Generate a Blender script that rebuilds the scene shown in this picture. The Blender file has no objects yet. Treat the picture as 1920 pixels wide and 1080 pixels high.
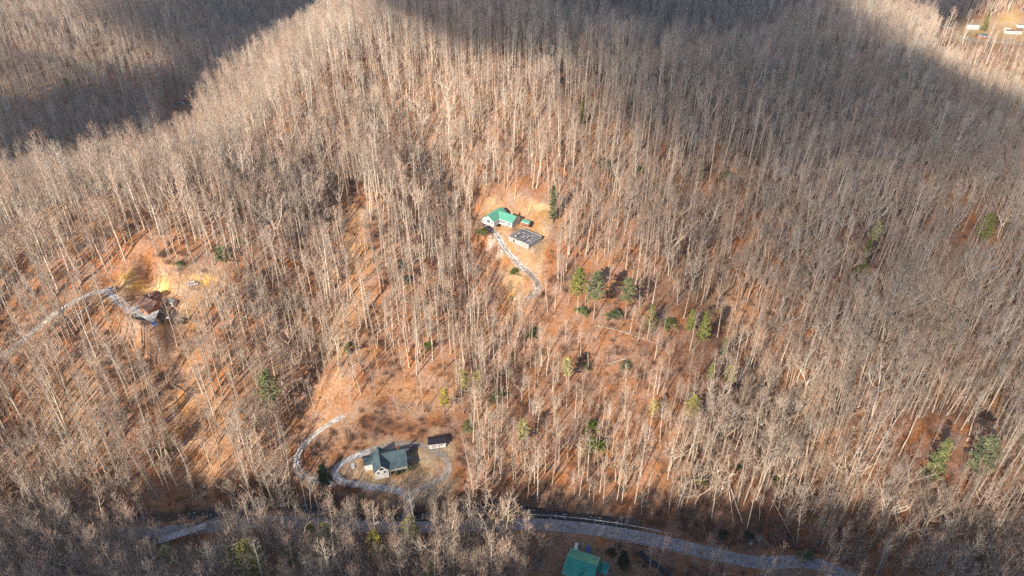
import bpy, math, random
import numpy as np
from mathutils import Vector, Matrix, Quaternion

R = math.radians
random.seed(7)
RNG = np.random.default_rng(11)
SC = bpy.context.scene
COL = SC.collection

# ------------------------------------------------------------------ camera
CAM = np.array([0.0, 0.0, 270.0]); PITCH = R(34.5); F = 1333.0      # F in photo pixels (1920 wide)
cd = bpy.data.cameras.new("camera"); cam = bpy.data.objects.new("camera", cd); COL.objects.link(cam)
cam.location = CAM; cam.rotation_euler = (math.pi / 2 - PITCH, 0, 0)
cd.sensor_width = 36; cd.lens = 36 * F / 1920; cd.clip_start = 1; cd.clip_end = 12000
SC.camera = cam
# ------------------------------------------------------------------ sky, sun, exposure
SUN_ELEV, SUN_AZ = R(27), R(36)          # light travels forward (+Y) and AZ to the right
world = bpy.data.worlds.new("World"); SC.world = world; world.use_nodes = True
nt = world.node_tree; nt.nodes.clear()
sky = nt.nodes.new("ShaderNodeTexSky"); sky.sky_type = 'NISHITA'; sky.sun_disc = False
sky.sun_elevation = SUN_ELEV; sky.sun_rotation = math.pi + SUN_AZ; sky.altitude = 700
sky.air_density = 1.0; sky.dust_density = .6; sky.ozone_density = 2.0
bg = nt.nodes.new("ShaderNodeBackground"); bg.inputs[1].default_value = 0.10
wo = nt.nodes.new("ShaderNodeOutputWorld")
nt.links.new(sky.outputs[0], bg.inputs[0]); nt.links.new(bg.outputs[0], wo.inputs[0])
sd = bpy.data.lights.new("sun", 'SUN'); sd.energy = 5.0; sd.angle = R(0.53); sd.color = (1.0, 0.87, 0.70)
sun = bpy.data.objects.new("sun", sd); COL.objects.link(sun)
SUN_DIR = Vector((math.sin(SUN_AZ) * math.cos(SUN_ELEV), math.cos(SUN_AZ) * math.cos(SUN_ELEV), -math.sin(SUN_ELEV)))
sun.rotation_euler = SUN_DIR.to_track_quat('-Z', 'Y').to_euler(); sun.location = (0, 0, 500)
SC.view_settings.view_transform = 'Standard'; SC.view_settings.look = 'None'
SC.view_settings.exposure = 0.85; SC.view_settings.gamma = 1.0; SC.view_settings.use_curve_mapping = False
SC.cycles.max_bounces = 5; SC.cycles.diffuse_bounces = 2; SC.cycles.glossy_bounces = 2
SC.cycles.transmission_bounces = 2; SC.cycles.volume_bounces = 0; SC.cycles.transparent_max_bounces = 6
SC.cycles.use_denoising = False; SC.cycles.denoiser = "OPENIMAGEDENOISE"; SC.cycles.denoising_input_passes = "RGB_ALBEDO_NORMAL"; SC.cycles.filter_width = 1.5

# ------------------------------------------------------------------ pixel <-> world
cp, sp = math.cos(PITCH), math.sin(PITCH)
def ray(u, v):
    t = (540 - v) / F
    return np.array([(u - 960) / F, cp + sp * t, -sp + cp * t])
def project(x, y, z):
    dy = y; dz = z - CAM[2]
    d = dy * cp - dz * sp; up = dy * sp + dz * cp
    d = np.where(d < 1, 1, d) if isinstance(d, np.ndarray) else max(d, 1)
    return 960 + F * x / d, 540 - F * up / d, d

# ------------------------------------------------------------------ noise
_perm = np.random.default_rng(3).random((512, 512))
def vnoise(x, y):
    xi = np.floor(x).astype(int); yi = np.floor(y).astype(int); fx = x - xi; fy = y - yi
    fx = fx * fx * (3 - 2 * fx); fy = fy * fy * (3 - 2 * fy)
    a = _perm[xi & 511, yi & 511]; b = _perm[(xi + 1) & 511, yi & 511]
    c = _perm[xi & 511, (yi + 1) & 511]; d = _perm[(xi + 1) & 511, (yi + 1) & 511]
    return (a * (1 - fx) + b * fx) * (1 - fy) + (c * (1 - fx) + d * fx) * fy
def fbm(x, y, o=4):
    s = 0; a = 1; t = 0
    for k in range(o):
        s = s + a * vnoise(x * 2 ** k + 17 * k, y * 2 ** k + 31 * k); t += a; a *= .5
    return s / t * 2 - 1

# ------------------------------------------------------------------ terrain heights
K = 1.35
PIX = [  # (u, v, height before scaling by K)
 (0,1010,2),(300,1008,0),(600,990,0),(960,988,0),(1100,998,0),(1300,1030,0),(1500,1078,0),(735,880,4),(860,840,6),(620,900,2),
 (1180,955,2),(1400,1000,2),(0,930,6),(150,920,3),(100,850,11),(100,720,27),(285,570,43),(0,650,35),(200,480,56),(60,425,61),(0,430,59),(120,385,64),(330,330,70),
 (210,352,67),(450,450,57),(400,650,30),(300,760,20),(450,800,10),(480,880,3),(330,880,5),
 (50,270,2),(338,195,0),(200,205,-2),(150,165,14),(100,100,32),(100,0,46),(300,60,28),(450,90,-4),(550,20,-14),(300,0,38),(0,170,18),(0,50,42),(250,130,14),(20,230,6),
 (420,270,66),(500,190,69),(600,110,70),(660,40,66),(560,350,58),
 (640,420,53),(800,300,62),(700,200,74),(900,180,85),(1050,190,85),(1200,220,80),(900,330,58),(760,560,31),(960,560,31),(950,440,46),
 (600,600,29),(560,800,9),(700,720,16),(900,760,13),(1100,800,12),(1200,600,30),(1250,400,54),(1300,280,69),(1080,400,53),(1000,700,19),
 (1000,100,44),(1000,10,64),(800,20,68),(1300,0,60),(1300,115,50),(1180,125,44),(1120,60,50),
 (1500,200,62),(1500,100,64),(1480,10,64),(1650,220,60),(1700,140,60),(1800,230,51),(1910,270,44),(1600,400,46),(1850,400,42),(1400,500,38),
 (1500,650,24),(1800,600,30),(1500,800,12),(1800,800,20),(1600,950,5),(1850,1000,9),(1900,900,17),(1700,1060,3),(1300,900,6),
 (1620,50,56),(1710,95,50),(1850,170,38),(1720,30,4),(1640,12,6),(1820,52,20),(1900,68,20),(1890,110,28),(1600,0,20),(1850,10,30),(1760,0,24),(1912,0,38),
]
XYZ = []
for (u, v, z) in PIX:
    z *= K; r = ray(u, v); d = (CAM[2] - z) / -r[2]; XYZ.append((r[0] * d, r[1] * d, z))
XYZ += [(-300, 400, 44), (-225, 400, 48), (-420, 430, 10), (-340, 460, 8), (-260, 460, 12), (-200, 490, 14), (-230, 560, 4),
        (-300, 60, 90), (0, 80, 72), (120, 70, 80), (300, 80, 76), (0, 0, 106), (-200, 0, 118), (200, 0, 112), (0, -110, 138), (-300, -110, 152), (300, -110, 145),
        (-600, 300, 80), (-700, 0, 120), (-700, 700, 90), (-500, 1300, 90), (0, 1200, 60), (0, 1600, 60), (500, 1300, 70), (1000, 900, 70),
         (700, 300, 90), (600, 50, 110), (900, 0, 130), (-60, 140, 8), (60, 138, 8), (-200, 140, 12), (250, 120, 22), (450, 170, 40), (-400, 200, 40), (800, 600, 60)]
P = np.array(XYZ); N = len(P); SCL = 100.0
def _U(r2): return 0.5 * r2 * np.log(r2 + 1e-9)
A = P[:, :2] / SCL
D2 = ((A[:, None] - A[None]) ** 2).sum(-1)
M = np.zeros((N + 3, N + 3)); M[:N, :N] = _U(D2) + np.eye(N) * 0.06
M[:N, N] = 1; M[:N, N + 1:] = A; M[N, :N] = 1; M[N + 1:, :N] = A.T
W = np.linalg.solve(M, np.concatenate([P[:, 2], np.zeros(3)]))
def H0(x, y):
    x = np.asarray(x, float); y = np.asarray(y, float); sh = x.shape
    x = x.ravel(); y = y.ravel(); out = np.empty_like(x)
    for i in range(0, len(x), 60000):
        X = np.clip(x[i:i + 60000], -1000, 1100) / SCL; Y = np.clip(y[i:i + 60000], -250, 1500) / SCL
        z = W[N] + W[N + 1] * X + W[N + 2] * Y
        for k in range(N): z = z + W[k] * _U((X - A[k, 0]) ** 2 + (Y - A[k, 1]) ** 2)
        out[i:i + 60000] = z
    dd = np.hypot(np.maximum(np.abs(x - 50) - 800, 0), np.maximum(np.abs(y - 600) - 750, 0))
    w = np.clip(dd / 400, 0, 1)
    out = out * (1 - w) + w * (70 + 70 * fbm(x / 420, y / 420, 3))
    amp = np.clip((out - 6) / 20, 0, 1)
    out = out + amp * (7.5 * fbm(x / 62 + 5, y / 62, 3) + 1.8 * fbm(x / 17, y / 17 + 9, 2))
    return out.reshape(sh)
# ravines: world polylines carved in (depth, half width); found on the plain slope
def at(u, v, H=None):
    H = H or height
    r = ray(u, v); d = np.arange(120, 1500, 3.0)
    p = CAM[None] + d[:, None] * r[None]; h = H(p[:, 0], p[:, 1]); b = np.where(p[:, 2] < h)[0]
    if len(b) == 0: i = len(d) - 1
    else: i = b[0]
    lo, hi = d[max(i - 1, 0)], d[i]
    for _ in range(14):
        m = (lo + hi) / 2; q = CAM + m * r
        if q[2] < float(H(np.array([q[0]]), np.array([q[1]]))[0]): hi = m
        else: lo = m
    return CAM + hi * r
def smooth(pts, n=8):
    pts = [np.asarray(p, float) for p in pts]; q = [2 * pts[0] - pts[1]] + pts + [2 * pts[-1] - pts[-2]]; out = []
    for i in range(1, len(q) - 2):
        for k in range(n):
            t = k / n
            out.append(.5 * (2 * q[i] + (q[i + 1] - q[i - 1]) * t + (2 * q[i - 1] - 5 * q[i] + 4 * q[i + 1] - q[i + 2]) * t * t + (3 * q[i] - q[i - 1] - 3 * q[i + 1] + q[i + 2]) * t ** 3))
    out.append(pts[-1]); return np.array(out)
def seg_dist(x, y, poly):
    """distance to a polyline and the interpolated third coordinate"""
    best = np.full(x.shape, 1e9); zz = np.zeros(x.shape)
    for a, b in zip(poly[:-1], poly[1:]):
        dx, dy = b[0] - a[0], b[1] - a[1]; L = dx * dx + dy * dy + 1e-9
        t = np.clip(((x - a[0]) * dx + (y - a[1]) * dy) / L, 0, 1)
        d = np.hypot(x - a[0] - t * dx, y - a[1] - t * dy); m = d < best
        best = np.where(m, d, best)
        if len(a) > 2: zz = np.where(m, a[2] + t * (b[2] - a[2]), zz)
    return best, zz
RAV = []
for depth, wid, pl in [(13, 20, [(545, 880), (560, 760), (575, 660), (605, 560), (625, 470), (630, 400)]),
                       (14, 19, [(930, 640), (905, 540), (870, 450), (830, 380), (790, 300)]),
                       (7, 16, [(345, 900), (330, 800), (310, 700), (300, 640)]),
                       (7, 18, [(1180, 900), (1130, 800), (1130, 700)]),
                       (15, 22, [(1560, 1010), (1500, 850), (1440, 700), (1380, 560), (1330, 430)]),
                       (12, 20, [(1750, 700), (1740, 560), (1760, 420), (1700, 320)])]:
    RAV.append((depth, wid, smooth([at(u, v, H0) for u, v in pl], 3)))
SPUR = [(9, 24, smooth([at(u, v, H0) for u, v in [(690, 380), (670, 480), (650, 600), (640, 700)]], 3)),
        (6, 25, smooth([at(u, v, H0) for u, v in [(820, 640), (800, 560), (760, 440)]], 3))]
def H1(x, y):
    x = np.asarray(x, float); y = np.asarray(y, float)
    z = H0(x, y)
    for dep, w, pl in RAV:
        d, _ = seg_dist(x, y, pl); z = z - dep * np.exp(-(d / w) ** 2)
    for dep, w, pl in SPUR:
        d, _ = seg_dist(x, y, pl); z = z + dep * np.exp(-(d / w) ** 2)
    return z
def wp(pl, n=6): return smooth([at(u, v, H1) for u, v in pl], n)
def smooth_z(p, k=5):
    z = p[:, 2].copy(); zz = np.pad(z, k, mode='edge')
    p[:, 2] = np.convolve(zz, np.ones(2 * k + 1) / (2 * k + 1), 'valid'); return p
ROAD = smooth_z(wp([(-330, 1075), (-100, 1045), (100, 1028), (300, 1008), (390, 994), (520, 988), (700, 992), (860, 990), (960, 984), (1040, 986), (1140, 1000), (1240, 1018), (1330, 1038), (1420, 1058), (1520, 1082), (1650, 1120), (1800, 1170)]), 20)
ROAD[:, 2] = np.clip(ROAD[:, 2], .6, 4)
BR_A, BR_B = at(771, 940, H1), at(760, 990, H1)
LOOP = smooth_z(wp([(771, 940), (762, 928), (735, 917), (690, 912), (650, 905), (628, 890), (640, 870), (672, 852), (715, 838), (760, 832), (800, 836), (825, 850), (840, 868), (838, 888), (815, 906), (780, 920), (765, 930)]), 6)
SPURDR = smooth_z(wp([(625, 905), (595, 903), (572, 895), (557, 878), (557, 858), (568, 838), (590, 815), (615, 796), (640, 780)]), 5)
MIDDR = smooth_z(wp([(905, 410), (914, 425), (932, 440), (942, 458), (955, 476), (970, 492), (985, 507), (1000, 520), (1010, 545), (990, 560)]), 5)
LEFTDR = smooth_z(wp([(-60, 700), (0, 672), (50, 630), (100, 590), (150, 558), (190, 545), (215, 556), (240, 580), (275, 600), (300, 608), (325, 590)]), 5)
FARRD = smooth_z(wp([(1700, 62), (1760, 66), (1830, 76), (1900, 84), (1990, 96)]), 5)
CREEK = smooth_z(wp([(-320, 1035), (-60, 992), (120, 980), (220, 976), (300, 972), (370, 962), (430, 960), (490, 946), (560, 955), (680, 966), (775, 962), (860, 954), (930, 943), (1000, 952), (1060, 963), (1130, 974), (1185, 985)]), 20)
CREEK[:, 2] = np.minimum(CREEK[:, 2], 3)
CREEK2 = np.array([[*at(u, v, H1)[:2], 0.5] for u, v in [(1200, 1034), (1212, 1048), (1232, 1060), (1248, 1074), (1285, 1120)]])
PADS = []   # (x, y, z, radius_x, radius_y, rot, falloff)
def pad(u, v, rx, ry, rot, fall=7, dz=0):
    p = at(u, v, H1); PADS.append((p[0], p[1], p[2] + dz, rx, ry, R(rot), fall)); return p + np.array([0, 0, dz])
HOUSE_M = pad(943, 414, 10, 8, -24); SHED_M = pad(987, 421, 3.0, 2.5, -30, 4); RUIN = pad(985, 450, 9, 7.6, -40, 4)
HOUSE_L = pad(283, 572, 12, 12, -25, 6); CAR_L = pad(208, 543, 4, 3, 0, 5)
HOUSE_B = pad(728, 872, 11, 7, 15, 6); SHED_B = pad(820, 832, 5, 4, 10, 5)
HOUSE_T = pad(1098, 1066, 18, 16, -22, 10)
TRAILER = pad(1823, 53, 9, 5, 0, 8); TRAILER2 = pad(1899, 62, 14, 5, 0, 8); BARN = pad(1840, 70, 7, 4, 0, 8); FARH = pad(1772, 54, 7, 5, 0, 8); SHACK = pad(338, 194, 8, 5, 0, 8)
def height(x, y):
    x = np.asarray(x, float); y = np.asarray(y, float)
    z = H1(x, y)
    for px, py, pz, rx, ry, rot, fall in PADS:
        c, s = math.cos(rot), math.sin(rot); dx = x - px; dy = y - py
        a = np.maximum(np.abs(dx * c + dy * s) - rx, 0); b = np.maximum(np.abs(-dx * s + dy * c) - ry, 0)
        t = np.clip(1 - np.hypot(a, b) / fall, 0, 1); t = t * t * (3 - 2 * t); z = z * (1 - t) + pz * t
    for pl, w, fall in ((ROAD, 5.5, 7), (LOOP, 2.8, 4), (SPURDR, 2.4, 4), (MIDDR, 2.4, 4), (LEFTDR, 2.6, 4), (FARRD, 3, 5)):
        lo, hi = pl.min(0) - 20, pl.max(0) + 20
        m = (x > lo[0]) & (x < hi[0]) & (y > lo[1]) & (y < hi[1])
        if not m.any(): continue
        d, zz = seg_dist(x[m], y[m], pl); t = np.clip(1 - (d - w) / fall, 0, 1); t = t * t * (3 - 2 * t)
        z[m] = z[m] * (1 - t) + zz * t
    for pl in (CREEK, CREEK2):
        lo, hi = pl.min(0) - 20, pl.max(0) + 20
        m = (x > lo[0]) & (x < hi[0]) & (y > lo[1]) & (y < hi[1])
        if not m.any(): continue
        d, zz = seg_dist(x[m], y[m], pl); t = np.clip(1 - (d - 2.0) / 3.5, 0, 1); t = t * t * (3 - 2 * t)
        z[m] = z[m] * (1 - t) + np.minimum(zz - 2.4, z[m]) * t
    return z
def hgt(x, y): return float(height(np.array([x], float), np.array([y], float))[0])

# ------------------------------------------------------------------ materials
def mat(name, base=(.5, .5, .5), rough=.9, metal=0, var=0, scale=1.0, bump=0, base2=None, objvar=0, spec=.3, detail=4):
    m = bpy.data.materials.new(name); m.use_nodes = True; n = m.node_tree.nodes; l = m.node_tree.links
    b = n["Principled BSDF"]; b.inputs["Roughness"].default_value = rough; b.inputs["Metallic"].default_value = metal
    b.inputs["Specular IOR Level"].default_value = spec
    b2 = base2 or tuple(c * (1 - var) for c in base)
    tc = n.new("ShaderNodeTexCoord"); nz = n.new("ShaderNodeTexNoise"); nz.inputs["Scale"].default_value = scale; nz.inputs["Detail"].default_value = detail
    l.new(tc.outputs["Object"], nz.inputs["Vector"])
    rp = n.new("ShaderNodeValToRGB"); rp.color_ramp.elements[0].position = .35; rp.color_ramp.elements[1].position = .65
    rp.color_ramp.elements[0].color = (*b2, 1); rp.color_ramp.elements[1].color = (*base, 1)
    l.new(nz.outputs[0], rp.inputs[0]); out = rp.outputs[0]
    if objvar:
        oi = n.new("ShaderNodeObjectInfo"); hs = n.new("ShaderNodeHueSaturation")
        mr = n.new("ShaderNodeMapRange"); mr.inputs[3].default_value = 1 - objvar; mr.inputs[4].default_value = 1 + objvar
        l.new(oi.outputs["Random"], mr.inputs[0]); l.new(mr.outputs[0], hs.inputs["Value"])
        m2 = n.new("ShaderNodeMath"); m2.operation = 'MULTIPLY'; m2.inputs[1].default_value = 7.31
        fr = n.new("ShaderNodeMath"); fr.operation = 'FRACT'; l.new(oi.outputs["Random"], m2.inputs[0]); l.new(m2.outputs[0], fr.inputs[0])
        mh = n.new("ShaderNodeMapRange"); mh.inputs[3].default_value = .485; mh.inputs[4].default_value = .515
        l.new(fr.outputs[0], mh.inputs[0]); l.new(mh.outputs[0], hs.inputs["Hue"])
        ms = n.new("ShaderNodeMapRange"); ms.inputs[3].default_value = 1.25; ms.inputs[4].default_value = .7
        l.new(fr.outputs[0], ms.inputs[0]); l.new(ms.outputs[0], hs.inputs["Saturation"])
        l.new(out, hs.inputs["Color"]); out = hs.outputs[0]
    l.new(out, b.inputs["Base Color"])
    if bump:
        bp = n.new("ShaderNodeBump"); bp.inputs["Strength"].default_value = bump; bp.inputs["Distance"].default_value = .1
        l.new(nz.outputs[0], bp.inputs["Height"]); l.new(bp.outputs[0], b.inputs["Normal"])
    return m
M_TRUNK = mat("bark_pale", (.72, .61, .49), base2=(.42, .35, .28), scale=.6, objvar=.38)
M_LIMB = mat("bark_grey", (.66, .56, .46), base2=(.44, .36, .29), scale=.8, objvar=.32)
M_TWIG = mat("twigs", (.60, .455, .35), base2=(.38, .275, .21), scale=.15, objvar=.36)
M_TWIG2 = mat("twigs_warm", (.44, .30, .215), base2=(.25, .165, .12), scale=.2, objvar=.3)
M_BRUSH = mat("brush_stems", (.24, .145, .10), base2=(.15, .09, .065), scale=.4, objvar=.3)
M_NEEDLE = mat("pine_needles", (.30, .32, .10), base2=(.13, .155, .055), scale=.35, objvar=.25)
M_NEEDLE_Y = mat("pine_needles_yellowed", (.55, .50, .17), base2=(.26, .26, .09), scale=.35, objvar=.2)
M_NEEDLE_D = mat("dark_needles", (.035, .07, .03), base2=(.02, .04, .02), scale=.6, objvar=.1)
M_LEAF_G = mat("evergreen_leaves", (.16, .21, .05), base2=(.07, .10, .03), scale=.5, objvar=.3)

# ------------------------------------------------------------------ mesh helpers
class MB:
    def __init__(s): s.v = []; s.f = []; s.m = []; s.mi = 0
    def tube(s, pts, rad, sides=3, cap=False):
        base = len(s.v); n = len(pts); up = Vector((.31, .17, .93))
        for i, p in enumerate(pts):
            t = (pts[min(i + 1, n - 1)] - pts[max(i - 1, 0)])
            a = t.cross(up if abs(t.normalized().dot(up)) < .95 else Vector((1, 0, 0))).normalized(); b = t.cross(a).normalized()
            for k in range(sides):
                an = 2 * math.pi * k / sides; s.v.append(p + (a * math.cos(an) + b * math.sin(an)) * rad[i])
        for i in range(n - 1):
            for k in range(sides):
                k2 = (k + 1) % sides
                s.f.append((base + i * sides + k, base + i * sides + k2, base + (i + 1) * sides + k2, base + (i + 1) * sides + k)); s.m.append(s.mi)
        if cap:
            s.f.append(tuple(base + (n - 1) * sides + k for k in range(sides))); s.m.append(s.mi)
            s.f.append(tuple(base + sides - 1 - k for k in range(sides))); s.m.append(s.mi)
    def strip(s, p, q, w):
        d = (q - p); a = d.cross(Vector((random.gauss(0, 1), random.gauss(0, 1), random.gauss(0, 1)))).normalized() * w * .5
        b = len(s.v); s.v += [p - a, p + a, q + a * .4, q - a * .4]; s.f.append((b, b + 1, b + 2, b + 3)); s.m.append(s.mi)
    def quad(s, a, b, c, d):
        n = len(s.v); s.v += [Vector(a), Vector(b), Vector(c), Vector(d)]; s.f.append((n, n + 1, n + 2, n + 3)); s.m.append(s.mi)
    def tri(s, a, b, c):
        n = len(s.v); s.v += [Vector(a), Vector(b), Vector(c)]; s.f.append((n, n + 1, n + 2)); s.m.append(s.mi)
    def box(s, c, d, rz=0, ax=None):
        n = len(s.v); rot = Matrix.Rotation(rz, 3, 'Z')
        for dx, dy, dz in ((-1, -1, -1), (1, -1, -1), (1, 1, -1), (-1, 1, -1), (-1, -1, 1), (1, -1, 1), (1, 1, 1), (-1, 1, 1)):
            s.v.append(Vector(c) + rot @ Vector((dx * d[0] / 2, dy * d[1] / 2, dz * d[2] / 2)))
        for f in ((0, 3, 2, 1), (4, 5, 6, 7), (0, 1, 5, 4), (1, 2, 6, 5), (2, 3, 7, 6), (3, 0, 4, 7)):
            s.f.append(tuple(n + k for k in f)); s.m.append(s.mi)
    def solid(s, poly, off):
        """a polygon given thickness by the vector off"""
        n = len(s.v); k = len(poly); off = Vector(off)
        s.v += [Vector(p) for p in poly] + [Vector(p) + off for p in poly]
        s.f.append(tuple(n + k - 1 - i for i in range(k))); s.f.append(tuple(n + k + i for i in range(k))); s.m += [s.mi] * 2
        for i in range(k):
            j = (i + 1) % k; s.f.append((n + i, n + j, n + k + j, n + k + i)); s.m.append(s.mi)
    def mesh(s, name, mats, smooth=False):
        me = bpy.data.meshes.new(name); me.from_pydata([tuple(v) for v in s.v], [], s.f)
        for m in (mats if isinstance(mats, (list, tuple)) else [mats]): me.materials.append(m)
        if any(s.m): me.polygons.foreach_set("material_index", s.m)
        if smooth: me.polygons.foreach_set("use_smooth", [True] * len(s.f))
        me.update(); return me
    def build(s, name, m, parent=None, smooth=False, **kw):
        o = bpy.data.objects.new(name, s.mesh(name, m, smooth)); COL.objects.link(o)
        if parent is not None: o.parent = parent
        for k, v in kw.items(): o[k] = v
        return o
def tag(o, label=None, cat=None, group=None, kind=None):
    if label: o["label"] = label
    if cat: o["category"] = cat
    if group: o["group"] = group
    if kind: o["kind"] = kind
    return o
def empty(name, loc, rz=0, label=None, cat=None, group=None, s=1):
    o = bpy.data.objects.new(name, None); COL.objects.link(o); o.location = loc; o.rotation_euler = (0, 0, rz); o.scale = (s, s, s)
    o.empty_display_size = .5
    return tag(o, label, cat, group)
def link(name, me, parent=None):
    o = bpy.data.objects.new(name, me); COL.objects.link(o)
    if parent is not None: o.parent = parent
    return o

# ------------------------------------------------------------------ painted areas of the ground, as outlines of what grows there
def poly_mask(u, v, pl):
    inside = np.zeros(u.shape, bool); n = len(pl); j = n - 1
    for i in range(n):
        xi, yi = pl[i]; xj, yj = pl[j]
        c = ((yi > v) != (yj > v)) & (u < (xj - xi) * (v - yi) / (yj - yi + 1e-9) + xi)
        inside ^= c; j = i
    return inside
class Region:
    def __init__(s, px):
        s.w = np.array([at(u, v)[:2] for u, v in px]); s.lo = s.w.min(0) - 10; s.hi = s.w.max(0) + 10
    def mask(s, x, y):
        m = (x > s.lo[0]) & (x < s.hi[0]) & (y > s.lo[1]) & (y < s.hi[1]); r = np.zeros(x.shape, bool)
        if m.any():
            xm, ym = x[m], y[m]; k = min(9.0, .10 * float(min(s.hi - s.lo)))
            r[m] = poly_mask(xm + k * 1.6 * fbm(xm / 16, ym / 16 + 50, 3), ym + k * 1.6 * fbm(xm / 16 + 90, ym / 16, 3), [tuple(p) for p in s.w])
        return r
LAWN = Region([(628, 905), (640, 872), (690, 838), (770, 815), (830, 810), (860, 840), (865, 880), (850, 915), (790, 940), (700, 935)])
LAWN_T = Region([(1050, 1022), (1130, 1020), (1170, 1035), (1195, 1055), (1215, 1085), (1030, 1100), (1040, 1050)])
CLEAR_M = Region([(905, 400), (915, 365), (950, 345), (1000, 370), (1030, 395), (1028, 470), (1020, 540), (1005, 570), (950, 590), (970, 540), (935, 480), (905, 430)])
DIRT_M = Region([(985, 378), (1012, 385), (1028, 395), (1005, 402), (990, 394)])
DIRT_M2 = Region([(925, 362), (950, 345), (962, 352), (940, 378), (922, 392)])
CLEAR_L = Region([(160, 520), (240, 490), (330, 485), (450, 500), (430, 545), (350, 575), (335, 610), (290, 625), (250, 600), (160, 560)])
DIRT_L = Region([(218, 520), (262, 512), (310, 512), (335, 530), (322, 550), (272, 553), (236, 545)])
DIRT_L2 = Region([(345, 510), (370, 505), (400, 520), (450, 510), (462, 516), (420, 532), (360, 525)])
STRIP_L = Region([(298, 630), (335, 640), (345, 740), (420, 860), (430, 905), (385, 900), (345, 800), (315, 720), (280, 660)])
STRIP_C = Region([(655, 390), (700, 395), (700, 450), (715, 520), (690, 580), (640, 640), (600, 680), (600, 620), (640, 560), (650, 480)])
BRUSH_B = Region([(575, 880), (565, 850), (620, 800), (700, 790), (850, 790), (880, 830), (880, 920), (850, 935), (865, 870), (820, 815), (760, 822), (680, 845), (620, 885)])
SPARSE_B = Region([(540, 770), (600, 700), (700, 700), (850, 720), (860, 790), (800, 800), (700, 800), (600, 810), (560, 850)])
SPARSE_R = Region([(1010, 640), (1100, 590), (1380, 620), (1370, 720), (1250, 760), (1100, 720)])
FIELD_R = Region([(1800, 180), (1790, 130), (1850, 120), (1930, 120), (1960, 190), (1930, 215), (1860, 200)])
FIELD_T = Region([(1780, 62), (1800, 45), (1850, 40), (1960, 50), (1980, 90), (1900, 85), (1800, 72)])
FIELD_T2 = Region([(1865, 45), (1868, 32), (1895, 26), (1915, 30), (1912, 44), (1885, 55)])
FIELD_T3 = Region([(1800, 48), (1812, 32), (1830, 26), (1845, 36), (1840, 46)])
SHACKCL = Region([(290, 200), (330, 180), (360, 182), (375, 215), (320, 215)])
BOTTOM = Region([(850, 950), (1000, 975), (1300, 1020), (1500, 1070), (1500, 990), (1250, 940), (900, 920), (850, 930), (700, 935)])
DEEP = Region([(-100, 985), (290, 985), (300, 1035), (420, 1010), (480, 965), (740, 980), (900, 978), (1000, 1000), (1040, 1010), (1010, 1120), (-100, 1200)])
RUSTY = Region([(500, 900), (580, 905), (700, 940), (560, 960), (430, 950), (400, 905)])
GREENY = Region([(1000, 560), (1390, 560), (1420, 760), (1250, 880), (960, 900), (900, 760), (1000, 650)])

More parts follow.
